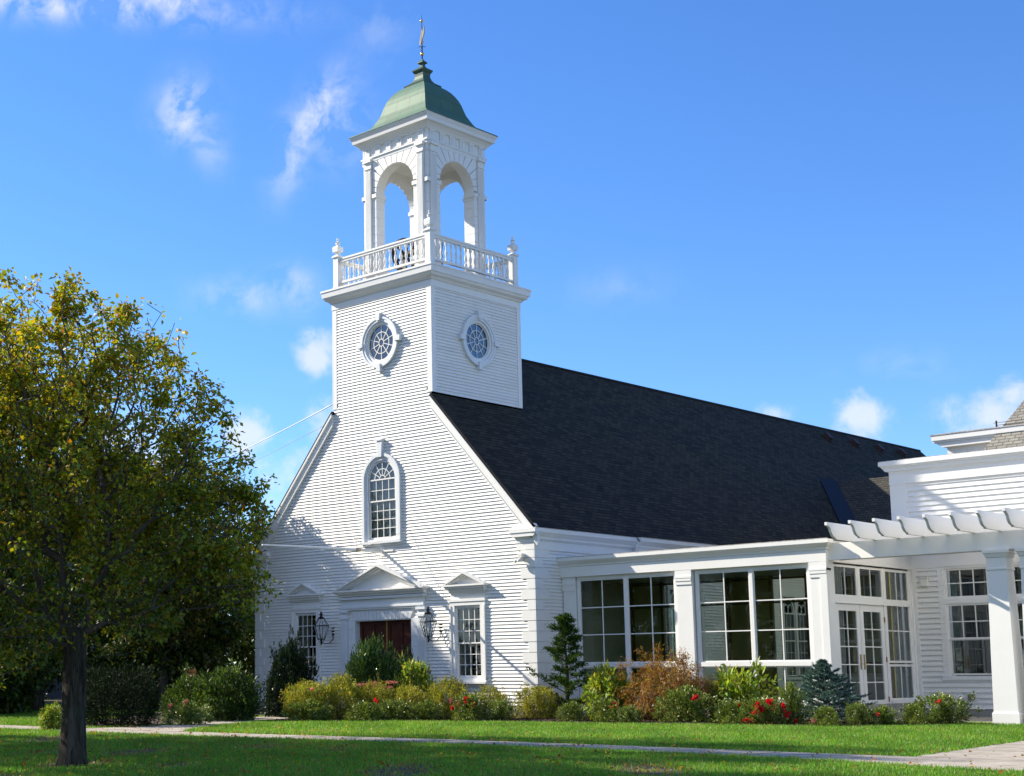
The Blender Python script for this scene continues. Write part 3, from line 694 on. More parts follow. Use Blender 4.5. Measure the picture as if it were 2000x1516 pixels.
mb = MB(); square_loft(mb, [(.38, 21.84), (.47, 21.86), (.48, 21.90), (.40, 21.95), (.30, 22.02), (.23, 22.12), (.19, 22.25), (.20, 22.36), (.26, 22.45), (.27, 22.49), (.20, 22.54), (.11, 22.60), (.07, 22.66), (.07, 22.72), (.13, 22.77), (.13, 22.80), (.05, 22.88), (.01, 22.95)]); mb.build('dome_finial', COPPERD, church)
mb = MB(); mb.tube([(CX, CY, 22.9), (CX, CY, 24.3), (CX, CY, 24.62)], [.022, .016, .003], 8); wv = cbuild(mb, 'weathervane', IRON)
def ball(mb, c, r_, n=8):
    mb.lathe([(r_ * math.sin(PI * i / n) + 1e-4, -r_ * math.cos(PI * i / n)) for i in range(n + 1)], c, 14)
mb = MB(); ball(mb, (CX, CY, 23.12), .07); mb.build('ball', GOLD, wv)
mb = MB(); ball(mb, (CX, CY, 24.38), .055); mb.build('ball', GOLD, wv)
vd = math.radians(137 + 4)
T = Matrix.Translation((CX, CY, 23.75)) @ Matrix.Rotation(vd, 4, 'Z') @ Matrix.Rotation(math.radians(90), 4, 'X')
mb = MB(T)
mb.prism([(-.55, -.05), (-.40, -.12), (-.1, -.10), (.2, -.16), (.5, -.06), (.62, .02), (.45, .10), (.2, .22), (0, .36), (-.14, .2), (-.35, .10), (-.5, .16), (-.62, .14)], -.012, .012)
mb.box(-.5, .5, -.30, -.27, -.008, .008); vn = mb.build('vane', GOLD, wv)
mb = MB(Matrix.Translation((CX, CY, 23.4))); mb.tube([(-.09, -.09, 0), (.09, .09, 0)], .012, 6); mb.tube([(.09, -.09, 0), (-.09, .09, 0)], .012, 6); mb.build('direction_arms', IRON, wv)

# balustrade
BR = 2.17
posts = bpy.data.objects.new('balustrade', None); COL.objects.link(posts); posts.parent = church; posts.empty_display_size = .1
for sx_, sy_ in ((1, -1), (-1, -1), (1, 1), (-1, 1)):
    mb = MB(Matrix.Translation((CX + sx_ * BR, CY + sy_ * BR, 0)))
    mb.box(-.115, .115, -.115, .115, 14.56, 15.60); mb.lathe([(.12, 15.60), (.155, 15.62), (.155, 15.66), (.05, 15.74), (.05, 15.78), (.13, 15.82), (.14, 15.98), (.11, 16.02), (.05, 16.06)], (0, 0, 0), 4)
    ball(mb, (0, 0, 16.13), .075); mb.lathe([(.09, 16.18), (.03, 16.22), (.03, 16.25)], (0, 0, 0), 8); ball(mb, (0, 0, 16.29), .045)
    mb.box(-.13, .13, -.13, .13, 14.5, 14.56); mb.build('newel_post', WHITE, posts)
mb = MB()
for ang in (0, 90, 180, 270):
    org = {0: (CX, CY - BR, 0), 90: (CX + BR, CY, 0), 180: (CX, CY + BR, 0), 270: (CX - BR, CY, 0)}[ang]; mb.T = frame(org, ang)
    mb.box(-BR + .1, BR - .1, 15.50, 15.56, -.085, .085); mb.box(-BR + .1, BR - .1, 15.42, 15.50, -.06, .06); mb.box(-BR + .1, BR - .1, 14.66, 14.73, -.055, .055)
mb.build('handrail', WHITE, posts)
mb = MB()
bal = [(.048, 0), (.048, .10), (.022, .13), (.030, .17), (.046, .24), (.050, .30), (.036, .38), (.021, .46), (.030, .49), (.021, .52), (.046, .56), (.048, .57), (.048, .69)]
mb.lathe(bal, (0, 0, 0), 8); proto = mb.build('baluster', WHITE, posts); first = True
for ang in (0, 90, 180, 270):
    for i in range(16):
        u = -BR + .32 + i * (2 * BR - .64) / 15
        a = math.radians(ang); ux, uy = math.cos(a), math.sin(a); wx, wy = math.sin(a), -math.cos(a)
        o = proto if first else proto.copy()
        if not first: COL.objects.link(o); o.parent = posts
        first = False
        o.location = (CX + wx * BR + ux * u, CY + wy * BR + uy * u, 14.73)

# flagpole held out from the wall, and its stays
fp = thing('flagpole', 'white horizontal flagpole jutting from the facade below the arched window', 'flagpole', (XC, 0, 5.15))
mb = MB(); mb.tube([(XC, .0, 5.16), (XC, -1.2, 5.15), (XC, -3, 5.12), (XC, -5.3, 5.07)], [.055, .05, .042, .028], 10); mb.build('pole', WHITE, fp)
mb = MB(); mb.box(XC - .1, XC + .1, -.05, 0, 5.0, 5.32); mb.box(XC - .02, XC + .5, -.06, -.03, 5.14, 5.2); mb.build('wall_bracket', WHITE, fp)
mb = MB(); ball(mb, (XC, -1.2, 5.15), .075); mb.tube([(XC, -1.3, 5.15), (XC, -1.1, 5.15)], .065, 10); mb.build('collar', mat('tan_collar', (.5, .42, .28), .5), fp)
mb = MB()
for q in ((-7.65, -.02, 5.74), (-5.05, -.02, 5.78)): mb.tube([(XC, -1.2, 5.17), q], .007, 5)
mb.tube([(XC, -1.2, 5.16), (XC - .05, -1.25, 5.5)], .008, 5)
mb.build('stay', mat('pale_wire', (.6, .57, .5), .5), fp)

# lanterns
def lantern(uc, label, first=[None]):
    t = thing('wall_lantern', label, 'lantern', (uc, -.42, 2.2), 'lanterns beside the church door')
    mb = MB(Matrix.Translation((uc, -.42, 2.22)))
    S6 = 6; rb, rt_ = .13, .27; zb, zt_ = .12, .56
    P6 = lambda r_, z: [(r_ * math.cos(2 * PI * k / S6 + .5), r_ * math.sin(2 * PI * k / S6 + .5), z) for k in range(S6)]
    A_, B_ = P6(rb, zb), P6(rt_, zt_); C_ = P6(.10, .82)
    for k in range(S6):
        mb.tube([A_[k], B_[k]], .011, 5); mb.tube([B_[k], C_[k]], .009, 5); mb.tube([A_[k], A_[(k + 1) % S6]], .010, 5); mb.tube([B_[k], B_[(k + 1) % S6]], .012, 5); mb.tube([C_[k], C_[(k + 1) % S6]], .011, 5)
    mb.lathe([(.10, .80), (.12, .83), (.05, .87), (.04, .92), (.09, .94), (.03, .97), (.035, 1.0), (.005, 1.06)], (0, 0, 0), 8)
    mb.lathe([(.135, .10), (.135, .125), (.04, .125), (.04, .06), (.02, 0), (.035, -.03), (.003, -.09)], (0, 0, 0), 8)
    mb.build('cage', IRON, t)
    mb = MB(Matrix.Translation((uc, -.42, 2.22)))
    mb.tube([(0, 0, .03), (.05, .1, -.04), (.12, .26, -.02), (.2, .36, .12), (.16, .41, .32)], .014, 6); mb.tube([(.2, .36, .12), (.24, .30, .3), (.27, .2, .42)], .009, 6)
    mb.tube([(.03, 0, .0), (-.1, .03, .0), (-.17, .05, .07)], .008, 5); mb.tube([(0, 0, 0), (.12, -.03, .02), (.18, -.04, .10)], .008, 5)
    mb.box(.10, .22, .40, .425, .2, .5); mb.build('bracket', IRON, t)
    mb = MB(Matrix.Translation((uc, -.42, 2.22)))
    for k in range(S6):
        k2 = (k + 1) % S6
        mb.add([A_[k], A_[k2], B_[k2], B_[k]], [(0, 1, 2, 3)]); mb.add([B_[k], B_[k2], C_[k2], C_[k]], [(0, 1, 2, 3)])
    mb.build('glass', LANTG, t)
    mb = MB(Matrix.Translation((uc, -.42, 2.22))); mb.tube([(0, 0, .12), (0, 0, .4)], .02, 8); mb.build('candle', CREAM, t)
lantern(-8.80, 'black iron wall lantern between the left window and the church door')
lantern(-3.93, 'black iron wall lantern between the church door and the right window, in sunlight')
t = thing('security_camera', 'small twin security floodlight camera on the clapboards near the corner quoins', 'security camera', (-.5, 0, 4.6))
mb = MB(Matrix.Translation((-.42, -.02, 4.6))); mb.box(-.08, .1, -.06, 0, -.05, .12); mb.box(-.04, .12, -.22, -.06, .0, .12); mb.build('housing', CREAM, t)
mb = MB(Matrix.Translation((-.42, -.02, 4.6))); mb.tube([(-.06, -.14, -.06), (-.14, -.24, -.12)], [.05, .055], 10); mb.tube([(.06, -.14, -.05), (.02, -.26, -.10)], [.045, .05], 10); mb.build('lamp_head', WHITE, t)

# bell and its wheel in the belfry
t = thing('church_bell', 'dark bronze bell with its wheel hanging low in the open belfry', 'bell', (CX, CY, 14.6))
BX, BY = CX, CY
mb = MB(Matrix.Translation((BX, BY, 15.15))); mb.lathe([(.58, 0), (.55, .08), (.44, .25), (.38, .5), (.34, .66), (.16, .76), (.05, .8)], (0, 0, 0), 20); mb.build('bell_body', WOODDK, t)
mb = MB(Matrix.Translation((CX - .86, CY - .05, 15.80)) @ Matrix.Rotation(math.radians(90), 4, 'Y') @ Matrix.Rotation(math.radians(90), 4, 'Z'))
e1 = arc(0, 0, .56, .56, 0, 360, 30)[:-1]; e2 = arc(0, 0, .68, .68, 0, 360, 30)[:-1]; mb.ring(e1, e2, -.07, .07, True)
for a in range(0, 180, 60):
    c, s_ = math.cos(math.radians(a + 25)), math.sin(math.radians(a + 25)); n = (-s_ * .045, c * .045)
    mb.prism([(-.58 * c - n[0], -.58 * s_ - n[1]), (.58 * c - n[0], .58 * s_ - n[1]), (.58 * c + n[0], .58 * s_ + n[1]), (-.58 * c + n[0], -.58 * s_ + n[1])], -.03, .03)
bw = mb.build('bell_wheel', WOODDK, t); orient(bw)
mb = MB(); mb.box(CX - .95, CX + .8, CY - .06, CY + .06, 15.88, 16.0)
for q in (CX - 1.0, CX + .72):
    mb.box(q - .05, q + .05, CY - .5, CY + .5, 14.54, 14.66); mb.prism([(0, 0)] * 0 or [(q - .05, CY - .06), (q + .05, CY - .06), (q + .05, CY + .06), (q - .05, CY + .06)], 14.6, 15.95)
mb.build('bell_frame', WOODDK, t)

# nave windows towards the courtyard: pairs of round-headed windows in shade
for yc in (8.0, 11.6, 15.4, 19.2):
    T = FR; mb = MB(T)
    bx(mb, yc - 1.08, yc - .92, .95, 3.9, 0, .07); bx(mb, yc + .92, yc + 1.08, .95, 3.9, 0, .07); bx(mb, yc - 1.08, yc + 1.08, 3.88, 4.05, 0, .07); bx(mb, yc - 1.12, yc + 1.12, .88, .97, -.1, .12); bx(mb, yc - .06, yc + .06, 1.0, 3.9, -.05, .05)
    w = cbuild(mb, 'courtyard_window', WHITE)
    for s0 in (yc - .93, yc + .05):
        grid_sash(T, w, s0, s0 + .88, 1.0, 2.3, 3, 3, w=-.02, glass=GLASSD); so_ = grid_sash(T, w, s0, s0 + .88, 2.26, 3.3, 3, 2, w=0, glass=GLASSD)
        m2 = MB(T); c0 = s0 + .44
        m2.ring(arc(c0, 3.3, .36, .5, 0, 180, 12), arc(c0, 3.3, .42, .57, 0, 180, 12), -.03, .01)
        m2.ring(arc(c0 - .14, 3.3, .15, .3, 0, 180, 10), arc(c0 - .14, 3.3, .17, .33, 0, 180, 10), -.03, .0); m2.ring(arc(c0 + .14, 3.3, .15, .3, 0, 180, 10), arc(c0 + .14, 3.3, .17, .33, 0, 180, 10), -.03, .0)
        q = m2.build('arched_head', WHITE, w); orient(q)

# cross gable roof running to the right far down the nave
mb = MB()
yr, zr = 24.45, 9.25; ye, ze = 20.6, 5.55; xr_ = 7.9
slab(mb, (.1, ye, ze), (xr_, ye, ze), (xr_, yr, zr), (-3.15, yr, zr), .1, [(0, 0), (xr_, 0), (xr_, 5.35), (-3.15, 5.35)])
slab(mb, (xr_, 2 * yr - ye, ze), (.1, 2 * yr - ye, ze), (-3.15, yr, zr), (xr_, yr, zr), .1, [(0, 0), (8, 0), (8, 5.35), (0, 5.35)])
mb.build('transept_roof', ROOFT, church)
mb = MB(); p0, p1 = Vector((.25, 20.5, 5.5)), Vector((-3.15, yr, zr + .03)); dr = (p1 - p0)
for o_, wd in ((.0, .36),):
    n1 = 0; up_ = Vector((0, 0, 1)) * .05
    mb.add([p0 + up_ + Vector((-.15, -.28, .1)), p0 + up_ + Vector((.45, .1, .04)), p1 + up_ + Vector((.42, .05, .05)), p1 + up_ + Vector((-.12, -.28, .12))], [(0, 1, 2, 3)])
mb.build('valley_flashing', FLASH, church)
mb = MB(); mb.box(0.05, xr_, ye + .4, 2 * yr - ye - .4, 0, 5.5); mb.build('transept_wall', SIDING, church)

# ------------------------------------------------------------------ sunroom (glazed annex)
SRX = 8.64; SY = 1.2; GZ = -.1
sun = thing('sunroom', 'flat roofed white sunroom with tall gridded windows against the church side', 'sunroom', (4.3, 1.2, 0))
F2 = frame((0, SY, 0), 0); F3 = frame((SRX, 0, 0), 90)
mb = MB(F2)
bx(mb, .0, SRX, 4.03, 4.37, -.2, 0); 
mb.prism([(0, 4.37), (SRX + .02, 4.37), (SRX + .14, 4.50), (0, 4.50)], -.2, .03)
o1 = sun
def crown(mb, T, u0, u1, e0, e1):
    mb.T = T
    pr = [(0.0, 4.33), (.03, 4.35), (.035, 4.39), (.10, 4.45), (.14, 4.50), (.15, 4.51), (.15, 4.605), (-.25, 4.61)]
    for (w0, z0), (w1, z1) in zip(pr[:-1], pr[1:]):
        mb.add([(u0 - e0 * w0, z0, w0), (u1 + e1 * w0, z0, w0), (u1 + e1 * w1, z1, w1), (u0 - e0 * w1, z1, w1)], [(0, 1, 2, 3)])
mb = MB(F2); bx(mb, .0, SRX - .004, 4.03, 4.345, -.2, 0); mb.T = F3; bx(mb, SY + .001, 6.22, 4.03, 4.345, -.2, 0.0)
crown(mb, F2, 0, SRX, 0, 1); crown(mb, F3, SY, 1.342, 1, 0)
mb.T = F3; bx(mb, SY + .002, 6.22, 4.345, 4.60, -.2, -.001)
mb.build('fascia', WHITE, sun)
mb = MB(); mb.add([(0, 1.06, 4.612), (SRX + .12, 1.06, 4.612), (SRX + .12, 6.2, 4.70), (0, 6.2, 4.70)], [(0, 1, 2, 3)]); mb.box(0, SRX + .13, 1.055, 1.10, 4.606, 4.63); mb.build('roof', LEAD, sun)
mb = MB(); mb.box(0.02, SRX - .02, SY + .15, 6.2, 3.98, 4.02); mb.build('ceiling', CREAM, sun)
mb = MB(); mb.box(0.02, SRX - .02, SY + .12, 6.2, .1, .15); mb.build('floor', FLOORM, sun)
mb = MB(); mb.box(0, SRX, SY + .05, SY + .2, GZ, .36); mb.box(SRX - .15, SRX - .002, SY + .2, 6.22, GZ, .30); mb.build('foundation', STONE, sun)
# piers
for (a, b, c_) in ((.04, .52, 0), (4.04, 4.57, 1), (8.13, 8.634, 1)):
    mb = MB(F2); w = .0 if c_ else -.06
    mb.box(a, b, 3.62, 4.028, -.25, w - .004); mb.box(a - .01, b + (.01 if b < 8.6 else 0), 3.80, 3.86, -.25, w + .02); mb.box(a + .02, b - .0, .35, 3.62, -.25, w - .03); mb.box(a - .02, b + .02, GZ, .35, -.25, w + .01)
    if c_: mb.box(a + .01, b - .01, 3.72, 3.80, -.25, w + .012)
    mb.build('pier', WHITE, sun)
# front glazing
def bay(u0, u1, n):
    mb = MB(F2); w = -.14
    bx(mb, u0, u1, 3.93, 4.03, w - .1, w + .02); bx(mb, u0, u1, .36, .46, w - .1, w + .10); bx(mb, u0, u0 + .08, .46, 3.93, w - .1, w + .02); bx(mb, u1 - .08, u1, .46, 3.93, w - .1, w + .02)
    uc = (u0 + u1) / 2; bx(mb, uc - .05, uc + .05, .46, 3.93, w - .1, w + .03); bx(mb, u0 + .08, uc - .05, 1.33, 1.45, w - .1, w + .05); bx(mb, uc + .05, u1 - .08, 1.33, 1.45, w - .1, w + .05)
    bx(mb, u0 - .0, u1, .30, .36, w - .1, w + .14)
    fr = mb.build('window_bay', WHITE, sun)
    for (a, b) in ((u0 + .08, uc - .05), (uc + .05, u1 - .08)):
        grid_sash(F2, fr, a, b, 1.45, 3.93, 2, 3, w=w, fr=.035, bar=.03, glass=GLASSS)
        grid_sash(F2, fr, a, b, .46, 1.33, 2, 1, w=w, fr=.035, bar=.03, glass=GLASSS)
bay(.55, 4.02, 0); bay(4.62, 8.10, 1)
# side glazing with French doors
mb = MB(F3)
bx(mb, SY + .001, 1.58, .1, 4.03, -.2, -.01); bx(mb, 1.58, 6.0, 2.98, 3.14, -.12, -.02); bx(mb, 4.38, 4.50, .1, 3.99, -.12, -.015); bx(mb, 2.90, 3.04, 3.14, 3.99, -.12, -.02); bx(mb, 1.58, 6.0, 3.97, 4.03, -.12, -.02)
bx(mb, 5.98, 6.21, .1, 4.03, -.2, -.01); bx(mb, 6.04, 6.16, .1, 3.6, -.01, .03); bx(mb, 4.50, 5.98, .1, .34, -.12, -.03); bx(mb, 4.52, 5.98, .30, .38, -.02, .03)
bx(mb, 1.58, 6.0, 2.96, 2.985, -.02, .015)
sf = mb.build('side_frame', WHITE, sun)
grid_sash(F3, sf, 1.60, 2.90, 3.14, 3.97, 2, 1, w=-.03, fr=.05, bar=.03, glass=GLASS, name='transom')
grid_sash(F3, sf, 3.04, 4.38, 3.14, 3.97, 2, 1, w=-.03, fr=.05, bar=.03, glass=GLASS, name='transom')
grid_sash(F3, sf, 4.52, 5.98, 1.40, 3.97, 2, 3, w=-.03, fr=.06, bar=.03, glass=GLASS, name='sidelight')
grid_sash(F3, sf, 4.52, 5.98, .38, 1.36, 2, 1, w=-.03, fr=.06, bar=.03, glass=GLASS, name='sidelight')
for k, (a, b) in enumerate(((1.60, 2.965), (2.985, 4.37))):
    dr_ = grid_sash(F3, sun, a, b, .08, 2.96, 2, 5, w=-.035, fr=.19, bar=.028, glass=GLASS, name='french_door', bottom=.33)
    hx = b - .09 if k == 0 else a + .09
    h = MB(F3); h.box(hx - .03, hx + .03, 1.22, 1.62, -.035, -.02); h.tube([(hx, 1.37, -.02), (hx, 1.37, .03), (hx + (-.13 if k == 0 else .13), 1.37, .03)], .012, 6); h.build('handle', BRASS, dr_)
    if k == 1:
        h = MB(F3)
        for z in (.35, 1.42, 2.5): h.box(b - .015, b + .02, z, z + .14, -.03, -.008)
        h.build('hinge', mat('copper_hinge', (.35, .14, .06), .4, .6), dr_)
# back glazing with bronze frames
mb = MB(frame((0, 4.75, 0), 0))
for u in (.1, 1.25, 2.4, 3.55, 5.0, 6.15, 7.3, 8.45): mb.box(u - .05, u + .05, .15, 3.98, -.1, 0)
for v in (.2, 1.4, 3.2, 3.9): mb.box(.1, 8.45, v - .03, v + .03, -.08, -.02)
mb.build('rear_glazing_bar', BRONZE, sun)
mb = MB(frame((0, 4.75, 0), 0)); mb.box(.02, 1.15, .15, 3.98, -.14, -.1); mb.box(3.6, 4.95, .15, 3.98, -.14, -.1); mb.box(7.35, 8.6, .15, 3.98, -.14, -.1); mb.build('rear_wall', OLIVE, sun)
curtain(frame((SRX - .3, 0, 0), 90), sun, 1.6, 2.5, .2, 3.95, 0, CURTG); curtain(frame((SRX - .3, 0, 0), 90), sun, 5.1, 6.0, .2, 3.95, 0, CURTG)

# ------------------------------------------------------------------ side wing
wing = thing('side_wing', 'white clapboard wing with sash windows and tall parapet behind the pergola', 'building', (12, 6.22, 0))
WY = 6.22; F4 = frame((0, WY, 0), 0); WX1 = 24.0
gr = [(9.52, 10.80), (11.34, 12.62), (13.16, 14.44), (14.98, 16.26)]
wh = [('r', a, b, 1.05, 4.1) for a, b in gr]
mb = MB(F4); siding(mb, lambda z: subtract([(SRX, WX1)], wh, z), .14, 4.05,   .1475, .04); siding(mb, lambda z: [(8.62, WX1)], 4.5, 6.55,   .1475, .04); mb.build('wall', SIDING, wing)
mb = MB(F4); bx(mb, SRX, WX1, 4.05, 4.5, 0, .035); bx(mb, 8.16, 8.64, 4.62, 6.6, 0, .045); bx(mb, 8.16, WX1, 6.55, 6.95, 0, .06); bx(mb, 8.16, WX1, 6.50, 6.56, 0, .075)
mb.prism([(8.10, 6.88), (WX1, 6.88), (WX1, 7.0), (7.98, 7.0)], 0, .14); mb.prism([(8.02, 6.99), (WX1, 6.99), (WX1, 7.04), (7.96, 7.04)], 0, .2); bx(mb, 7.94, WX1, 7.04, 7.17, 0, .24)
bx(mb, SRX + .0, SRX + .12, .14, 4.05, 0, .04)
o = mb.build('cornice', WHITE, wing); orient(o)
mb = MB(); mb.box(8.16, WX1, WY + .02, WY + 9, 4.3, 7.10); mb.box(7.96, WX1, WY - .2, WY + 9, 7.172, 7.19); mb.build('roof', LEAD, wing)
mb = MB(F4); bx(mb, SRX, WX1, GZ - .05, .14, -.1, -.005); mb.build('foundation', STONE, wing)
mb = MB(); mb.box(SRX, WX1, WY + 2.5, WY + 2.6, 0, 4.2); mb.box(SRX, WX1, WY + .1, WY + 2.6, -.05, .02); mb.build('interior', INTD, wing)
for a, b in gr:
    mb = MB(F4)
    bx(mb, a - .15, a, 1.0, 4.06, 0, .035); bx(mb, b, b + .15, 1.0, 4.06, 0, .035); bx(mb, a, b, 3.02, 3.17, -.05, .035); bx(mb, a - .17, b + .17, .93, 1.02, -.06, .07); bx(mb, a, b, 4.0, 4.06, -.05, .035)
    bx(mb, a, a + .04, 1.02, 4.0, -.1, .02); bx(mb, b - .04, b, 1.02, 4.0, -.1, .02)
    w = mb.build('window', WHITE, wing)
    grid_sash(F4, w, a + .04, b - .04, 3.17, 4.0, 3, 2, w=.0, fr=.055, bar=.028, name='upper_sash')
    grid_sash(F4, w, a + .04, b - .04, 2.03, 3.02, 3, 2, w=.0, fr=.055, bar=.028, name='upper_sash')
    grid_sash(F4, w, a + .04, b - .04, 1.05, 2.06, 1, 1, w=-.04, fr=.055, bar=.028, name='lower_sash', glass=GLASSD, m=CREAM)
    curtain(F4, w, a + .05, a + .35, 1.05, 4.0, -.35, CURTG); curtain(F4, w, b - .3, b, 1.05, 4.0, -.35, CURTG)
mb = MB(F4); bx(mb, 8.90, 9.10, 3.56, 3.76, .02, .09); bx(mb, 8.88, 9.12, 3.76, 3.79, .02, .11); bx(mb, 8.92, 9.08, 3.54, 3.58, .03, .12); mb.build('dryer_vent', WHITE, wing)
mb = MB(F4); bx(mb, 9.98, 10.26, .33, .58, .015, .03); mb.build('outlet_plate', CREAM, wing)
mb = MB(F4); bx(mb, 10.02, 10.17, .38, .52, .03, .10); bx(mb, 10.0, 10.19, .515, .535, .03, .115); mb.build('outlet_box', PLAST, wing)
# rear upper block of the wing, with its shingled hip
blk = thing('rear_block', 'white upper storey with deep cornice and grey shingled hip roof behind the wing', 'building', (12, 12, 0))
mb = MB(frame((0, 12, 0), 0)); siding(mb, lambda z: [(7.46, 24)], 6.9, 8.4, .1475, .04); bx(mb, 7.46, 7.9, 6.9, 8.4, 0, .04); bx(mb, 7.46, 24, 8.05, 8.4, 0, .05); mb.build('wall', SIDING, blk)
mb = MB(); mb.box(7.48, 24, 12.02, 21, 4.5, 8.4); mb.build('core', WHITE, blk)
mb = MB(frame((0, 12, 0), 0)); mb.prism([(7.40, 8.28), (24, 8.28), (24, 8.44), (7.16, 8.44)], 0, .26); bx(mb, 7.12, 24, 8.44, 8.50, 0, .32); bx(mb, 7.10, 24, 8.50, 8.66, 0, .36); mb.T = None; mb.box(7.10, 24, 12, 21, 8.5, 8.655); o = mb.build('cornice', WHITE, blk); orient(o)
mb = MB(); mb.box(7.06, 24, 11.62, 21, 8.665, 8.70); mb.build('roof_edge', LEAD, blk)
mb = MB(); a = Vector((8.56, 10.3, 7.1)); b = Vector((24, 10.3, 7.1)); c = Vector((24, 14.3, 11.1)); d_ = Vector((10.2, 14.3, 11.1))
L_ = (d_ - Vector((10.2, 10.3, 7.1))).length
slab(mb, a, b, c, d_, .08, [(0, 0), (15.4, 0), (15.4, L_), (1.64, L_)])
mb.build('hip_roof', ROOF2, blk)
mb = MB(); mb.add([a, d_, Vector((10.2, 20, 11.1)), Vector((8.56, 21, 7.1))], [(0, 1, 2, 3)], [[(0, 0), (0, 4), (8, 4), (10, 0)]]); mb.build('hip_roof_side', ROOF2, blk)
mb = MB(); mb.box(9.05, 9.09, 11.9, 11.94, 8.7, 8.95); mb.tube([(8.98, 11.92, 8.88), (12, 11.92, 8.9)], .008, 5); mb.tube([(9.07, 11.92, 8.8), (12, 11.92, 8.82)], .008, 5); mb.build('roof_rail', IRON, blk)

# ------------------------------------------------------------------ pergola
pg = thing('pergola', 'white pergola with scroll-ended rafters on square columns beside the sunroom', 'pergola', (12.9, 1.5, GZ))
mb = MB(); mb.box(SRX + .0, 20, 1.34, 1.44, 4.06, 4.50); mb.box(SRX + .16, 20, 1.60, 1.70, 4.06, 4.50); mb.build('beam', WHITE, pg)
def rafter(x):
    mb = MB(Matrix(((0, 0, 1, x), (1, 0, 0, 0), (0, 1, 0, 0), (0, 0, 0, 1))))
    # profile in (y, z): scroll end
    sc = [(6.20, 4.502), (6.20, 4.90)] + [(0.0, 4.92), (0.0, 4.84), (.07, 4.83), (.13, 4.80), (.18, 4.75), (.21, 4.69), (.24, 4.64), (.29, 4.585), (.36, 4.55), (.44, 4.535), (.46, 4.502)]
    mb.prism(sc[::-1] if False else sc, -.035, .035); o = mb.build('rafter', WHITE, pg); orient(o); return o
for i in range(14): rafter(9.30 + .628 * i)
def column(x, y):
    mb = MB(Matrix.Translation((x, y, 0)))
    mb.lathe([(.315, GZ - .05), (.315, .17), (.30, .19), (.30, .20), (.285, .21), (.265, 1.6), (.225, 3.55), (.225, 3.56), (.245, 3.58), (.245, 3.62), (.23, 3.63), (.23, 3.86), (.25, 3.88), (.28, 3.97), (.30, 3.98), (.30, 4.05)], (0, 0, 0), 4)
    return mb.build('column', WHITE, pg)
column(12.94, 1.52); column(13.72, 1.52); column(17.5, 1.52)

# ------------------------------------------------------------------ leaves and plants
def np_mesh(name, V, Fq, cols, m, parent=None, loc=None, smooth=False, **props):
    me = bpy.data.meshes.new(name); nv = len(V); nf = len(Fq); k = Fq.shape[1]
    me.vertices.add(nv); me.vertices.foreach_set('co', V.astype(np.float32).ravel())
    me.loops.add(nf * k); me.loops.foreach_set('vertex_index', Fq.astype(np.int32).ravel())
    me.polygons.add(nf); me.polygons.foreach_set('loop_start', np.arange(0, nf * k, k, dtype=np.int32))
    try: me.polygons.foreach_set('loop_total', np.full(nf, k, dtype=np.int32))
    except Exception: pass
    if cols is not None:
        ca = me.color_attributes.new('col', 'FLOAT_COLOR', 'POINT')
        c4 = np.ones((nv, 4), np.float32); c4[:, :3] = cols; ca.data.foreach_set('color', c4.ravel())
    me.materials.append(m); me.update(calc_edges=True)
    o = bpy.data.objects.new(name, me); COL.objects.link(o)
    if parent is not None: o.parent = parent
    if loc is not None: o.location = loc
    for a, b in props.items(): o[a] = b
    return o
def unit(a): return a / (np.linalg.norm(a, axis=1, keepdims=True) + 1e-9)
def leafgeo(P, D, NRM, L, Wd, C, fold=.25, droop=0):
    """one four-cornered leaf per point: stem at P, blade along D, folded about its midrib"""
    n = len(P); D = unit(D); S_ = unit(np.cross(D, NRM)); U = np.cross(S_, D)
    L = L[:, None]; Wd = Wd[:, None]
    a = P; b = P + D * L * .45 + S_ * Wd * .5 + U * Wd * fold; c = P + D * L - U * L * droop; d_ = P + D * L * .45 - S_ * Wd * .5 + U * Wd * fold
    V = np.stack([a, b, c, d_], 1).reshape(-1, 3); F_ = np.arange(4 * n).reshape(n, 4); F_ = np.concatenate([F_[:, [0, 1, 2]], F_[:, [0, 2, 3]]])
    return V, F_, np.repeat(C, 4, 0)
def palette(rng, n, cols, w, jit=.18):
    cols = np.array(cols); i = rng.choice(len(cols), n, p=np.array(w) / sum(w)); c = cols[i]
    return c * (1 + rng.normal(0, jit, (n, 1))).clip(.5, 1.6)

def grow(rng, attr, base, w=.35, seg=.22, wob=.035, h0=None):
    """join every target point to the nearest cheap place on the tree so far"""
    nodes = [np.array(b, float) for b in base]; par = [i - 1 for i in range(len(base))]; plen = [0.0]
    for i in range(1, len(base)): plen.append(plen[-1] + np.linalg.norm(nodes[i] - nodes[i - 1]))
    start = h0 if h0 is not None else len(base) - 1
    order = np.argsort(np.linalg.norm(attr - nodes[-1], axis=1)); cap_ = len(attr) * 12 + 50
    NA = np.zeros((cap_, 3)); PL = np.zeros(cap_); k = len(nodes)
    for i in range(k): NA[i] = nodes[i]; PL[i] = plen[i] if i >= start else 1e6
    PLr = list(plen); tips = []
    for ai in order:
        a = attr[ai]; d_ = np.linalg.norm(NA[:k] - a, axis=1); cost = d_ + w * PL[:k] + .25 * np.maximum(0, NA[:k, 2] - a[2] + .0) * 2
        j = int(np.argmin(cost)); L = d_[j]; n = max(1, int(L / seg)); p0 = NA[j].copy()
        if n > 10: n = 10
        prev = j; dirn = (a - p0)
        side = np.cross(dirn, [0, 0, 1]); sag = rng.normal(0, wob * 2) * L
        for q in range(1, n + 1):
            t_ = q / n; p = p0 + dirn * t_ + np.array([0, 0, 1]) * math.sin(PI * t_) * (-.07) * L + rng.normal(0, wob * .5, 3) * (q < n)
            NA[k] = p; PL[k] = PL[j] + L * t_; par.append(prev); prev = k; k += 1
        tips.append(prev)
    return NA[:k], np.array(par), np.array(tips)
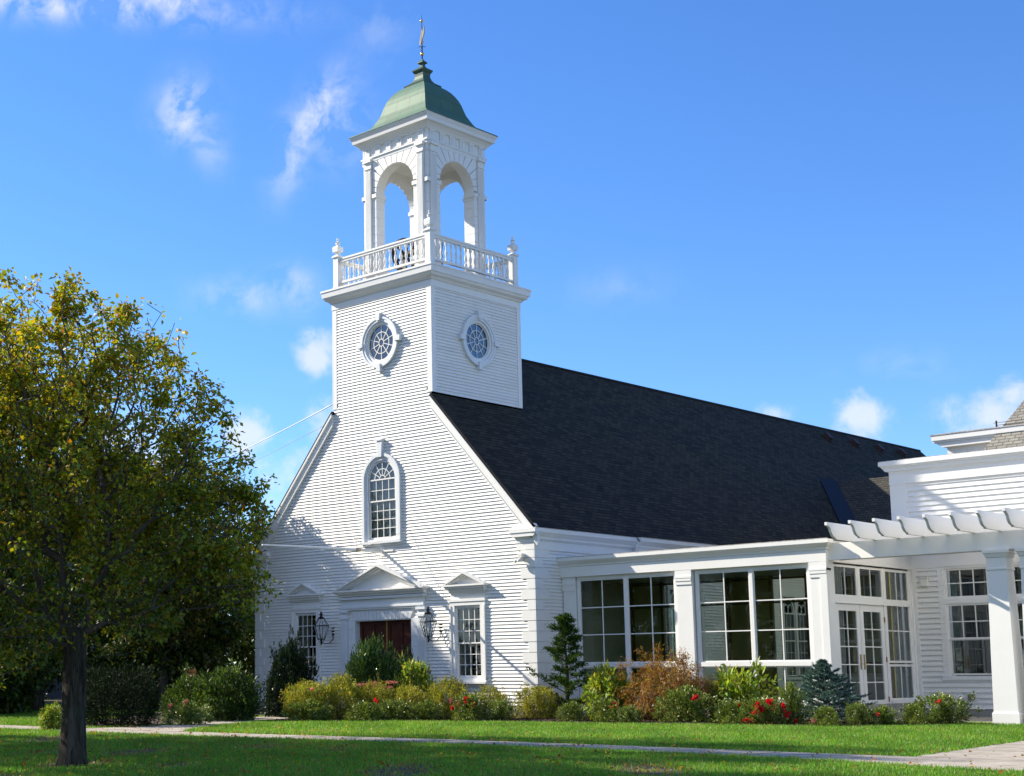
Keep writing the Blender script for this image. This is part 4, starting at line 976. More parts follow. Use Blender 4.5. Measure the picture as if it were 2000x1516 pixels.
def limb_mesh(NA, par, rt=.004, ex=.48, rmax=None, sides=5, minr=0, base_r=None):
    n = len(NA); cnt = np.zeros(n); kids = np.bincount(par[par >= 0], minlength=n); cnt[kids == 0] = 1
    for i in range(n - 1, 0, -1):
        if par[i] >= 0: cnt[par[i]] += cnt[i]
    rad = rt * cnt ** ex
    if rmax is not None: rad = np.minimum(rad, rmax)
    if base_r is not None:
        for i, r_ in enumerate(base_r): rad[i] = r_
    idx = np.where((par >= 0) & (rad > minr))[0]; a = NA[par[idx]]; b = NA[idx]; ra = np.minimum(rad[par[idx]], rad[idx] * 1.35); rb = rad[idx]
    if base_r is not None:
        m_ = idx < len(base_r); ra[m_] = rad[par[idx]][m_]
    t_ = unit(b - a); ref = np.where(np.abs(t_[:, 2:3]) > .9, np.array([[1., 0, 0]]), np.array([[0, 0, 1.]])); u = unit(np.cross(t_, ref)); v = np.cross(t_, u)
    V = []
    for e_, (p, r_) in enumerate(((a - t_ * ra[:, None] * .2, ra), (b, rb))):
        for k in range(sides):
            th = 2 * PI * k / sides; V.append(p + (u * math.cos(th) + v * math.sin(th)) * r_[:, None])
    V = np.stack(V, 1); m_ = len(idx); F_ = []
    base = np.arange(m_)[:, None] * (2 * sides)
    for k in range(sides): F_.append(base + np.array([[k, (k + 1) % sides, sides + (k + 1) % sides, sides + k]]))
    return V.reshape(-1, 3), np.concatenate(F_), rad

def envelope_pts(rng, n, prof, c, squash=1.0, shell=.45, lump=.22, seed=0):
    """points in a solid of revolution with lumpy outline; prof: (z, r)"""
    zs = np.array([p[0] for p in prof]); rs = np.array([p[1] for p in prof]); out_ = []
    ph = rng.uniform(0, 2 * PI, 6); am = rng.uniform(.4, 1, 6)
    while len(out_) < n:
        z = rng.uniform(zs.min(), zs.max()); R_ = np.interp(z, zs, rs)
        if rng.random() > (R_ / rs.max()) ** 1.5 + .05: continue
        th = rng.uniform(0, 2 * PI)
        lum = 1 + lump * (am[0] * math.sin(2 * th + ph[0]) + am[1] * math.sin(3 * th + 1.3 * z + ph[1]) + am[2] * math.sin(5 * th - 2.1 * z + ph[2]) + am[3] * math.sin(3.1 * z + ph[3])) / 2
        q = rng.random() ** shell * R_ * lum
        out_.append((c[0] + q * math.cos(th) * squash, c[1] + q * math.sin(th), c[2] + z))
    return np.array(out_)

GREENS = [(.10, .17, .012), (.06, .115, .012), (.17, .21, .015), (.26, .23, .015), (.27, .15, .012), (.13, .09, .015), (.10, .16, .02)]
def leafy_tree(name, label, cat, loc, prof, n_attr, n_leaf, leaf, cols, wts, seed, trunk_h, trunk_r, spread=.22, bend=(0, 0), group=None, tipw=.45, glossy=LEAF, warm=None, sides=5, rt=.0045, shell=.45, w=.35, clumpy=.55):
    rng = np.random.default_rng(seed); t = thing(name, label, cat, loc, group)
    A = envelope_pts(rng, n_attr, prof, (bend[0], bend[1], 0), shell=shell)
    base = [(0, 0, -.1), (0, 0, .05), (.02, 0, trunk_h * .35), (.0, .02, trunk_h * .7), (bend[0] * .3, bend[1] * .3, trunk_h)]
    NA, par, tips = grow(rng, A, base, w=w)
    br = [trunk_r * 1.45, trunk_r * 1.22, trunk_r, trunk_r * .97, trunk_r * 1.0]
    V, F_, rad = limb_mesh(NA, par, rt=rt, rmax=trunk_r * .55, base_r=br, sides=sides)
    # a round trunk of its own in the same mesh
    np_mesh('limbs', V, F_, None, TWIG, t)
    mb = MB(); pts = [Vector(b) for b in base]
    ns = 26; rz = [-.12, -.02, .06, .16, .32, .6, .95, trunk_h * .62, trunk_h * .85, trunk_h + .12]; vs = []; fs = []
    for i_, z_ in enumerate(rz):
        fl_ = math.exp(-max(0, z_ + .1) / .16); cx_ = np.interp(z_, [0, trunk_h], [0, bend[0] * .3]); cy_ = np.interp(z_, [0, trunk_h], [0, bend[1] * .3])
        for k_ in range(ns):
            th_ = 2 * PI * k_ / ns; lob = .5 + .5 * math.cos(5 * th_ + seed) ; lob2 = .5 + .5 * math.cos(3 * th_ + 1 + .5 * z_)
            r_ = trunk_r * (1 + .08 * math.sin(2 * th_ + z_) + .05 * lob2 * math.cos(7 * th_ + 2 * z_) + fl_ * (.28 + .65 * lob)) * (1.05 - .06 * min(1, max(0, z_))); vs.append((cx_ + r_ * math.cos(th_), cy_ + r_ * math.sin(th_), z_))
    for i_ in range(len(rz) - 1):
        for k_ in range(ns): fs.append((i_ * ns + k_, i_ * ns + (k_ + 1) % ns, (i_ + 1) * ns + (k_ + 1) % ns, (i_ + 1) * ns + k_))
    fs.append(tuple((len(rz) - 1) * ns + k_ for k_ in range(ns))); mb.add(vs, fs, smooth=True); tr_ = mb.build('trunk', BARK, t)
    # leaves on twigs
    thin = np.where((rad < rt * 2.6) & (np.arange(len(NA)) > 5))[0]
    fq = 3.2 / max(.6, np.ptp(A[:, 2]) / 5)
    def cw(ix):
        Q = NA[ix] * fq; v = np.sin(Q[:, 0] * 1.7 + 1.1 * np.sin(Q[:, 2] * 1.3)) + np.sin(Q[:, 1] * 1.9 + Q[:, 2]) + np.sin(Q[:, 2] * 2.3 - Q[:, 0]) + rng.normal(0, .9, len(ix))
        v = np.exp(clumpy * v); return v / v.sum()
    pick = np.concatenate([rng.choice(tips, int(n_leaf * tipw), p=cw(tips)), rng.choice(thin, n_leaf - int(n_leaf * tipw), p=cw(thin))])
    P = NA[pick] + rng.normal(0, spread * .5, (n_leaf, 3)) * np.array([1, 1, .8])
    D = unit(P - NA[pick] + rng.normal(0, .05, (n_leaf, 3))) + rng.normal(0, .5, (n_leaf, 3)); D[:, 2] -= .35
    NR = rng.normal(0, .6, (n_leaf, 3)); NR[:, 2] += 1.0
    L = leaf * rng.uniform(.65, 1.25, n_leaf); C = palette(rng, n_leaf, cols, wts)
    if warm is not None: C = warm(P, C, rng)
    V, F_, C = leafgeo(P, D, NR, L, L * .62, C); np_mesh('crown', V, F_, C, glossy, t)
    return t
def warmfn(P, C, rng):
    # autumn colour sits on some boughs more than others
    n = np.sin(P[:, 0] * 1.9 + 1) * np.cos(P[:, 1] * 1.7) + .5 * np.sin(P[:, 2] * 2.3 + P[:, 0] * 1.1)
    hi = (P[:, 2] - 2.1) / 3.7 + n * .35 + rng.normal(0, .3, len(P))
    m_ = (hi > .45)
    y = palette(rng, len(P), [(.36, .36, .02), (.40, .30, .015), (.38, .17, .012), (.22, .29, .018)], [5, 2.5, .7, 5])
    C = C.copy(); C[m_] = y[m_]; return C
LOBES = [(60, 700, 150), (170, 690, 115), (270, 700, 75), (250, 850, 160), (80, 900, 210), (370, 800, 62), (400, 900, 80), (330, 1040, 130), (400, 1100, 80), (150, 1110, 190), (-100, 850, 200), (-150, 1060, 200),
         (140, 600, 52), (20, 640, 66), (295, 630, 42), (-60, 700, 130), (260, 1190, 90), (60, 1230, 95), (-60, 1260, 90), (345, 730, 40), (455, 950, 52), (460, 1040, 70), (465, 1150, 60), (210, 640, 50), (145, 560, 22)]
def lobe_pts(rng, n, D=20.9):
    sc = D / 2844.95; L = np.array(LOBES, float); wgt = L[:, 2] ** 2.1; k = rng.choice(len(L), n, p=wgt / wgt.sum()); v = unit(rng.normal(0, 1, (n, 3))) * (rng.random((n, 1)) ** .38)
    px = L[k, 0] + v[:, 0] * L[k, 2]; py = L[k, 1] + v[:, 1] * L[k, 2]; dep = v[:, 2] * np.maximum(L[k, 2], 120) + rng.uniform(-1, 1, n) * np.clip(1.1 - np.abs(px - 90) / 420, .15, 1) * 200
    z = 1.3 + (1318 - py) * sc; lat = (px - 132) * sc; dz = dep * sc
    return np.stack([lat * .693 - dz * .712, lat * .72 + dz * .687, z], 1)
_env = envelope_pts
def envelope_pts(rng, n, prof, c, **k):
    return lobe_pts(rng, n) if prof == 'LOBES' else _env(rng, n, prof, c, **k)
leafy_tree('autumn_tree', 'broad leafy tree turning yellow in the left foreground, dark trunk on the lawn', 'tree', (9.39, -22.6, GZ), 'LOBES', 2700, 60000, .082, GREENS, [3.5, 3, 5.5, 4, 1.3, 1, 4], 11, 1.85, .165, spread=.13, warm=warmfn, rt=.0050, clumpy=.75, tipw=.6)
DG = [(.045, .085, .012), (.03, .06, .01), (.075, .115, .012), (.13, .13, .02)]
def ballprof(zc, r_, k=1.0): return [(zc + r_ * k * math.sin(math.radians(a)), max(.15, r_ * math.cos(math.radians(a)))) for a in range(-85, 86, 10)]
leafy_tree('green_tree', 'green tree with browning leaves whose branches reach the left corner of the church', 'tree', (-15.3, -2.1, GZ), ballprof(5.9, 3.2, 1.15), 1000, 42000, .13, DG + [(.22, .17, .02)], [4, 3, 4, 3, 2.5], 12, 2.0, .18, spread=.26, shell=.4)
leafy_tree('green_tree', 'taller green tree mostly hidden behind the autumn tree', 'tree', (-18.6, -5.2, GZ), ballprof(8.7, 3.1, 1.1), 700, 30000, .14, DG, [4, 3, 4, 2], 17, 4.0, .2, spread=.3)
bt = [(-22.5, 2.5, .92, 13, 'dark green tree at the far left edge of the churchyard'), (-30, -1.5, .9, 14, 'dark green tree behind the foreground trunk'), (-21, 9, .82, 15, 'dark tree just behind the left corner of the church'), (-36, 3, 1.0, 16, 'tall dark tree in the far left background'), (-19.5, -10.5, .62, 18, 'low dark tree between the yew hedge and the green tree'), (-25, -6.5, .8, 19, 'dark tree between the low dark tree and the far left trees'), (-17, -.5, .62, 22, 'low dark tree tucked behind the left corner of the church'), (-40, -9, .95, 23, 'large dark tree at the left picture edge'), (-16.5, -8.8, .45, 24, 'small dark understory tree by the orange sign')]
for i, (x, y, sc, sd, lab) in enumerate(bt):
    leafy_tree('background_tree', lab, 'tree', (x, y, GZ), [(z * sc, r_ * sc) for z, r_ in [(.1, 3.2), (2.5, 4.2), (5, 4.4), (7, 3.6), (8.8, 2.2), (9.8, .5)]], 420, 24000, .22, DG, [4, 4, 3, .5], sd, 1.2, .2, spread=.42, group='trees behind the lawn')
# tall trees left of the view whose shade dapples the lawn
st_ = leafy_tree('shade_tree', 'tall shade tree on the lawn outside the left of the view', 'tree', (-8.5, -23.2, GZ), ballprof(13.0, 4.6, .9), 600, 21000, .2, DG, [4, 3, 4, 2], 21, 6.0, .3, spread=.35, group='trees shading the lawn')
def copytree(o, loc, rz, sc, label):
    c = o.copy(); COL.objects.link(c); c.location = loc; c.rotation_euler = (0, 0, rz); c.scale = (sc, sc, sc); c['label'] = label
    for ch in list(o.children): k = ch.copy(); COL.objects.link(k); k.parent = c
    return c
copytree(st_, (-15.0, -26.8, GZ), 2.0, .95, 'shade tree farther along the lawn outside the left of the view')
copytree(st_, (-2.5, -26.5, GZ), 4.0, .72, 'shorter shade tree nearest the camera outside the left of the view')
ot = leafy_tree('street_tree', 'leafy street tree across the lawn, reflected in the sunroom glass', 'tree', (-22, -34, GZ), [(1.5, 2.8), (3.5, 4.4), (6, 4.8), (8.5, 4.0), (10.5, 2.4), (11.6, .6)], 420, 15000, .24, GREENS, [4, 4, 4, 2, .5, .8, 4], 31, 2.2, .25, spread=.45, group='street trees outside the view')
for k, (x, y, sc) in enumerate(((-31, -42, 1.15), (-14, -42, 1.0), (-40, -31, 1.2), (-6, -50, 1.1), (-24, -52, 1.2), (4, -56, 1.1))):
    copytree(ot, (x, y, GZ), k * 1.7, sc, 'leafy street tree %s' % ['behind the nearest one to the left', 'to the right of the nearest one', 'farthest to the left', 'standing by itself to the right', 'at the back of the row', 'at the right end of the row'][k])

# ---- shrubs
def clump(rng, n, prof, nclu, leaf, spread, cols, wts, up=.3, ratio=.5, clus_var=.22, shell=.35, lump=.2, fold=.25, squash=1):
    K = envelope_pts(rng, nclu, prof, (0, 0, 0), shell=shell, lump=lump, squash=squash)
    sp_i = rng.random(nclu) < .10; K[sp_i] *= (1 + rng.uniform(.08, .28, (int(sp_i.sum()), 1)))
    ci = rng.integers(0, nclu, n); P = K[ci] + rng.normal(0, spread, (n, 3)); P[:, 2] = np.maximum(P[:, 2], .02)
    ctr = np.array([0, 0, np.mean([p[0] for p in prof]) * .6]); D = unit(P - ctr) * .8 + rng.normal(0, .55, (n, 3)); D[:, 2] += up
    NR = rng.normal(0, .5, (n, 3)); NR[:, 2] += 1
    kv = 1 + rng.normal(0, clus_var, nclu); C = palette(rng, n, cols, wts) * kv[ci][:, None].clip(.55, 1.5)
    L = leaf * rng.uniform(.6, 1.3, n)
    return leafgeo(P, D, NR, L, L * ratio, C, fold), K
def stems(K, rng, m_=24, r_=.008):
    mb = MB(); idx = rng.choice(len(K), min(m_, len(K)), replace=False)
    for i in idx:
        p = Vector(K[i]); b = Vector((p.x * .15, p.y * .15, 0)); mb.tube([b, b.lerp(p, .5) + Vector((rng.normal(0, .03), rng.normal(0, .03), .03)), p], [r_, r_ * .8, r_ * .4], 5)
    return mb
SPI = [(.24, .27, .03), (.30, .26, .03), (.15, .22, .025), (.36, .34, .06), (.26, .15, .02)]
ROS = [(.12, .19, .03), (.20, .26, .05), (.07, .12, .02), (.26, .27, .07)]
PROTO = {}
def shrub(kind, name, label, x, y, hw, h, cat='shrub', group=None, seed=None, rz=0):
    t = thing(name, label, cat, (x, y, GZ), group)
    key = (kind, seed)
    if key not in PROTO:
        rng = np.random.default_rng(100 + (seed or 0)); parts = []
        if kind == 'spirea':
            (V, F_, C), K = clump(rng, 12500, [(0.0, .75), (.3, .95), (.6, .9), (.85, .62), (1.0, .25)], 480, .068, .055, SPI, [4, 2.5, 4, 3, .6], ratio=.42, lump=.38); parts.append(('foliage', V, F_, C, LEAF, K))
        elif kind == 'rose':
            (V, F_, C), K = clump(rng, 4600, [(0.0, .7), (.3, .95), (.65, .85), (1.0, .45)], 150, .10, .075, ROS, [4, 4, 3, 1.5], ratio=.6, lump=.85, shell=.65); parts.append(('foliage', V, F_, C, GLOSSLEAF, K))
        elif kind == 'holly' and seed == 2:
            (V, F_, C), K = clump(rng, 13000, [(0.0, .7), (.3, .95), (.6, .95), (.8, .75), (.92, .45), (1.0, .2)], 420, .085, .065, [(.03, .075, .018), (.06, .12, .03), (.09, .15, .04)], [4, 4, 3], ratio=.6, lump=.3); parts.append(('foliage', V, F_, C, GLOSSLEAF, K))
        elif kind == 'holly':
            (V, F_, C), K = clump(rng, 15000, [(0.0, .75), (.3, .95), (.6, .85), (.85, .5), (1.0, .12)], 520, .085, .06, [(.010, .024, .009), (.016, .035, .012), (.03, .05, .02)], [4, 4, 1], ratio=.6, lump=.3); parts.append(('foliage', V, F_, C, GLOSSLEAF, K))
        elif kind == 'lime':
            (V, F_, C), K = clump(rng, 3000, [(0.05, .6), (.35, .95), (.7, .9), (1.0, .5)], 150, .20, .08, [(.22, .30, .03), (.15, .26, .03), (.30, .34, .05), (.32, .27, .06)], [4, 4, 2, 1], ratio=.40, up=-.25, lump=.3, shell=.5, fold=.12); parts.append(('foliage', V, F_, C, LEAF, K))
        elif kind == 'maple':
            (V, F_, C), K = clump(rng, 19000, [(0.05, .85), (.35, 1.0), (.6, .9), (.85, .6), (1.0, .25)], 520, .07, .055, [(.26, .12, .03), (.30, .18, .045), (.19, .16, .03), (.28, .075, .03), (.16, .15, .03)], [4, 4, 3, 2, 2], ratio=.22, up=-.7, lump=.3, shell=.4); parts.append(('foliage', V, F_, C, LEAF, K))
        elif kind == 'bush':
            (V, F_, C), K = clump(rng, 9000, [(0.0, .8), (.4, 1.0), (.75, .85), (1.0, .4)], 320, .10, .08, [(.04, .085, .014), (.07, .12, .02), (.025, .05, .01)], [4, 3, 3], ratio=.5, lump=.3); parts.append(('foliage', V, F_, C, LEAF, K))
        elif kind == 'yew':
            (V, F_, C), K = clump(rng, 16000, [(0.0, .95), (.5, 1.0), (.85, .95), (1.0, .8)], 600, .075, .05, [(.010, .022, .008), (.016, .032, .01)], [4, 4], ratio=.3, lump=.12, shell=.3); parts.append(('foliage', V, F_, C, NEEDLE, K))
        elif kind == 'sedum':
            (V, F_, C), K = clump(rng, 700, [(0.0, .6), (.6, .9), (.85, .9)], 30, .1, .05, [(.10, .16, .04)], [1], ratio=.5); parts.append(('foliage', V, F_, C, LEAF, K))
        PROTO[key] = [(nm, V, F_, C, mm, K) for nm, V, F_, C, mm, K in parts]
        PROTO[(key, 'mesh')] = None
    for nm, V, F_, C, mm, K in PROTO[key]:
        me = PROTO[(key, 'mesh')]
        if me is None:
            o = np_mesh(nm, V, F_, C, mm, t); PROTO[(key, 'mesh')] = o.data
            rng = np.random.default_rng(7); sm = stems(K, rng, 22, .012).build('stem', BARK, t); PROTO[(key, 'stem')] = sm.data
        else:
            o = bpy.data.objects.new(nm, me); COL.objects.link(o); o.parent = t
            o2 = bpy.data.objects.new('stem', PROTO[(key, 'stem')]); COL.objects.link(o2); o2.parent = t
    q_ = random.Random(int(x * 100)); t.scale = (hw * q_.uniform(.92, 1.16), hw * q_.uniform(.92, 1.16), h * q_.uniform(.95, 1.06)); t.rotation_euler = (q_.uniform(-.06, .06), q_.uniform(-.06, .06), rz); return t
SH = [
 ('holly', 'holly_bush', 'dark shaded evergreen bush in front of the left facade window', -5.6, -4.9, .66, 2.0, 1, 'evergreen bushes by the church'),
 ('holly', 'holly_bush', 'glossy rounded evergreen bush in front of the red-brown church door', -3.3, -3.45, .72, 1.92, 2, 'evergreen bushes by the church'),
 ('holly', 'holly_bush', 'smaller dark evergreen behind the glossy bush, right half of the door', -3.25, -2.2, .55, 1.7, 1, 'evergreen bushes by the church'),
 ('spirea', 'spirea_shrub', 'yellow-green mound at the left end of the flower bed row', -2.92, -6.55, .72, 1.06, 1, 'yellow-green mounds in the bed'),
 ('spirea', 'spirea_shrub', 'tallest golden mound, second from the left in the bed row', -2.50, -5.7, .62, 1.15, 2, 'yellow-green mounds in the bed'),
 ('spirea', 'spirea_shrub', 'golden mound in the bed below the glossy door bush', -1.95, -4.9, .52, .98, 3, 'yellow-green mounds in the bed'),
 ('spirea', 'spirea_shrub', 'golden mound in the bed in front of the lime leafy shrub', -1.02, -4.5, .60, .92, 1, 'yellow-green mounds in the bed'),
 ('spirea', 'spirea_shrub', 'olive mound in the bed under the lantern on the sunlit side', -.35, -3.6, .66, 1.04, 2, 'yellow-green mounds in the bed'),
 ('spirea', 'spirea_shrub', 'low olive mound in the bed below the right facade window', .80, -3.1, .56, .82, 3, 'yellow-green mounds in the bed'),
 ('spirea', 'spirea_shrub', 'olive green mound in the bed at the church corner quoins', 1.3, -1.75, .66, .84, 1, 'yellow-green mounds in the bed'),
 ('lime', 'hydrangea_shrub', 'bright lime leafy shrub right of the church door, behind the mounds', -2.05, -3.1, .62, 1.38, 1, 'lime green leafy shrubs'),
 ('lime', 'hydrangea_shrub', 'bright lime leafy shrub between the dark conifer and the orange maple', 3.25, -1.15, .74, 1.24, 2, 'lime green leafy shrubs'),
 ('lime', 'hydrangea_shrub', 'bright lime leafy shrub between the orange maple and the blue spruce', 6.55, -.1, .70, 1.26, 3, 'lime green leafy shrubs'),
 ('maple', 'japanese_maple', 'weeping orange-red lace-leaf maple before the first sunroom pier', 4.95, -.75, 1.22, 1.60, 1, None),
 ('yew', 'yew_hedge', 'dark clipped evergreen hedge just right of the big tree trunk', -3.6, -12.6, 1.0, 1.28, 1, None),
 ('bush', 'green_bush', 'broad shaded green bush left of the dark evergreen by the church', -4.3, -8.3, .95, 1.32, 1, None),
 ('bush', 'green_bush', 'deep green bush in the shade behind the low rose at left', -6.6, -7.6, 1.0, 1.1, 2, None),
 ('lime', 'yellow_shrub', 'small yellow-leaved shrub peeking out left of the tree trunk', -2.66, -15.1, .25, .5, 1, None)]
for i, (kind, nm, lab, x, y, hw, h, sd, grp) in enumerate(SH):
    shrub(kind, nm, lab, x, y, hw, h, 'shrub', grp, sd, rz=i * 1.3)
RS = [(-2.26, -7.1, .60, .50, 'low rose bush at the foot of the leftmost golden mound', [((606, 1347), 1, 'pink')]),
 (-1.35, -6.0, .62, .46, 'pale-leaved low rose bush in front of the second golden mound', []),
 (-.65, -5.45, .48, .50, 'low rose bush with one red bloom in front of the third golden mound', [((735, 1369), 3, 'red')]),
 (.05, -4.9, .42, .48, 'low bushy rose in front of the fourth golden mound', []),
 (.86, -4.2, .62, .62, 'rose bush with several red blooms under the right facade window', [((910, 1367), 6, 'red'), ((924, 1374), 6, 'red'), ((884, 1386), 3, 'red'), ((920, 1384), 2, 'red'), ((881, 1369), 3, 'dusty'), ((897, 1374), 3, 'dusty')]),
 (1.65, -3.7, .34, .48, 'small rose without blooms between the red-flowered rose and the corner', []),
 (3.61, -3.2, .36, .45, 'low rose at the foot of the dark conifer', []),
 (4.45, -2.95, .58, .56, 'low rose with one red cluster in front of the lime shrub by the conifer', [((1197, 1381), 5, 'red'), ((1203, 1375), 4, 'red')]),
 (5.45, -3.2, .28, .38, 'tiny low rose before the left skirt of the orange maple', []),
 (6.30, -2.0, .68, .80, 'dense dark rose bush with one crimson cluster in front of the orange maple', [((1358, 1362), 6, 'red')]),
 (7.72, -2.3, .48, .52, 'loose rose with a single bloom below the lime shrub by the spruce', [((1447, 1378), 2, 'red')]),
 (8.62, -2.1, .46, .58, 'rose bush with the most red blooms, left of the blue spruce', [((1480, 1378), 7, 'red'), ((1488, 1386), 7, 'red'), ((1476, 1391), 4, 'red'), ((1503, 1370), 6, 'red'), ((1515, 1382), 3, 'red'), ((1458, 1408), 6, 'red'), ((1470, 1408), 5, 'red'), ((1507, 1417), 5, 'red')]),
 (9.10, -1.8, .36, .86, 'tall thin rose with small red blooms at the left skirt of the spruce', [((1531, 1381), 3, 'red'), ((1536, 1391), 3, 'red'), ((1535, 1401), 4, 'red'), ((1551, 1405), 2, 'red')]),
 (10.15, -2.2, .44, .40, 'low reddish rose in front of the blue spruce', [((1590, 1409), 2, 'dusty')]),
 (10.66, -1.45, .27, .48, 'narrow low rose at the right skirt of the blue spruce', []),
 (11.07, -1.15, .34, .42, 'low rose with one tiny bloom before the french doors', [((1711, 1390), 1, 'red')]),
 (11.33, -.16, .36, .43, 'low sparse rose before the sidelight of the french doors', []),
 (11.9, .35, .56, .62, 'rose bush with a high red bloom left of the pergola column', [((1831, 1370), 3, 'red'), ((1883, 1403), 1, 'dusty')]),
 (-2.7, -11.0, .60, .56, 'low shaded rose with two pink blooms by the left walkway', [((331, 1377), 2, 'pink'), ((362, 1374), 2, 'pink')])]
def ray(px, py): return dirof(px, py)
for i, (x, y, hw, h, lab, fl) in enumerate(RS):
    t = shrub('rose', 'rose_bush', lab, x, y, hw, h, 'rose bush', 'roses along the front of the bed', 1 + i % 3, rz=i * 2.1)
    for (px, py), n, kd in fl:
        rng = np.random.default_rng(px); col = {'red': [(.75, .015, .03), (.60, .01, .02)], 'pink': [(.75, .16, .22), (.7, .25, .3)], 'dusty': [(.5, .22, .16), (.45, .12, .12)]}[kd]
        dd = dirof(px, py); k = ((Vector((x, y, 0)) - CAM).dot(Vector((-.7124, .6867, 0)))) / (dd.dot(Vector((-.7124, .6867, 0)))) - hw * .55
        p = CAM + dd * k; m_ = 26 * n
        K = rng.normal(0, .028, (n, 3)); ci = rng.integers(0, n, m_); D = rng.normal(0, 1, (m_, 3)); P = K[ci] + unit(D) * .012
        L = np.full(m_, .042); V, F_, C = leafgeo(P, D, rng.normal(0, 1, (m_, 3)), L, L * .9, palette(rng, m_, col, [1, 1], .12)); V = V + np.array(p)
        Mi = Matrix.LocRotScale(t.location, t.rotation_euler, t.scale).inverted()
        V4 = np.array([tuple(Mi @ Vector(v)) for v in V]); np_mesh('blossom', V4, F_, C, PETAL, t)
# pink sedum heads
t = shrub('sedum', 'sedum_plant', 'dusty pink flat flower heads between the door bush and the golden mounds', -2.6, -4.3, .55, .95, 'flower', None, 1)
rng = np.random.default_rng(5); m_ = 1500; K = np.stack([rng.uniform(-.85, 1.1, 14), rng.uniform(-.6, .6, 14), rng.uniform(.92, 1.12, 14)], 1); ci = rng.integers(0, 14, m_); P = K[ci] + rng.normal(0, 1, (m_, 3)) * np.array([.10, .10, .02])
L = np.full(m_, .04); V, F_, C = leafgeo(P, rng.normal(0, 1, (m_, 3)), rng.normal(0, .3, (m_, 3)) + [0, 0, 1], L, L, palette(rng, m_, [(.38, .12, .14), (.5, .22, .2)], [1, 1])); np_mesh('flower_head', V, F_, C, PETAL, t)
# upright dark conifer with ragged tiers
def conifer(loc, h, label):
    t = thing('conifer', label, 'conifer', loc); rng = np.random.default_rng(3)
    mb = MB(); mb.tube([(0, 0, 0), (.04, 0, h * .4), (-.05, .02, h * .8), (0, 0, h * .97)], [.06, .045, .025, .008], 8)
    Ps = []; Ds = []; br = []
    for i in range(40):
        z = h * (.05 + .9 * (i / 40) ** .9); R_ = (1.38 * (1 - z / h) ** .8 + .12) * rng.uniform(.3, 1.2); th = i * 2.4 + rng.normal(0, .3)
        if z / h > .4: R_ *= .78
        d0 = np.array([math.cos(th), math.sin(th), rng.uniform(.15, .6)]); tip = np.array([0, 0, z]) + d0 * R_
        mb.tube([(0, 0, z), tuple(np.array([0, 0, z]) * .5 + tip * .5 + [0, 0, -.04]), tuple(tip)], [.016, .011, .005], 5)
        for k in range(11):
            s_ = .25 + .8 * k / 10; c = np.array([0, 0, z]) + d0 * R_ * s_ + rng.normal(0, .03, 3); n = 26
            fan = rng.normal(0, .055, (n, 3)) * [1, 1, .5]; Ps.append(c + fan + [0, 0, .02]); Ds.append(np.tile(d0 + [0, 0, .15], (n, 1)) + rng.normal(0, .5, (n, 3)))
    mb.build('trunk', BARK, t)
    P = np.concatenate(Ps); D = np.concatenate(Ds); n = len(P); L = .085 * rng.uniform(.6, 1.2, n); C = palette(rng, n, [(.035, .085, .015), (.06, .13, .02), (.10, .18, .03), (.03, .06, .015)], [4, 4, 2, 3])
    dead = rng.random(n) < .015; C[dead] = (.22, .10, .04)
    V, F_, C = leafgeo(P, D, rng.normal(0, .5, (n, 3)) + [0, 0, 1], L, L * .45, C); np_mesh('foliage', V, F_, C, NEEDLE, t)
conifer((1.95, -1.2, GZ), 3.0, 'upright dark green conifer with ragged branches at the corner of the church')
def spruce(loc, h, R0, label):
    t = thing('blue_spruce', label, 'conifer', loc); rng = np.random.default_rng(9)
    mb = MB(); mb.tube([(0, 0, 0), (0, 0, h * .95)], [.05, .01], 8); Ps = []; Ds = []
    for i in range(115):
        f_ = (i / 115); z = h * (.05 + .92 * f_); R_ = (R0 * (1 - f_) ** 1.05 + .06) * rng.uniform(.55, 1.12); th = i * 2.399
        if f_ < .35: R_ *= 1.05
        d0 = np.array([math.cos(th), math.sin(th), .12 + .55 * f_]); o_ = np.array([0, 0, z]); tip = o_ + d0 * R_
        mb.tube([tuple(o_), tuple(tip)], [.011, .004], 4)
        for sgn, sl2 in [(0, 1.0), (1, .55), (-1, .55), (1, .4), (-1, .4)]:
            st = rng.uniform(.3, .75) if sgn else .15; side = np.array([-d0[1], d0[0], 0]) * sgn; dd = unit((d0 * .8 + side * .8)[None])[0]; b0 = o_ + d0 * R_ * st; Ln = R_ * (1 - st) * (1 if sgn == 0 else .75)
            m_ = int(30 + Ln * 170); s_ = rng.random(m_); Ps.append(b0 + dd * (s_ * Ln)[:, None]); D = rng.normal(0, .75, (m_, 3)) + dd * .9; D[:, 2] += .25; Ds.append(D)
    mb.build('trunk', BARK, t); P = np.concatenate(Ps); D = np.concatenate(Ds); n = len(P); L = .062 * rng.uniform(.7, 1.2, n)
    C = palette(rng, n, [(.075, .145, .125), (.12, .21, .19), (.05, .10, .08), (.18, .28, .26)], [4, 4, 3, 1.4]); V, F_, C = leafgeo(P, D, rng.normal(0, 1, (n, 3)), L, L * .22, C); np_mesh('needles', V, F_, C, NEEDLE, t)
spruce((9.3, -.55, GZ), 1.58, 1.26, 'blue-green spruce in front of the last sunroom pier')

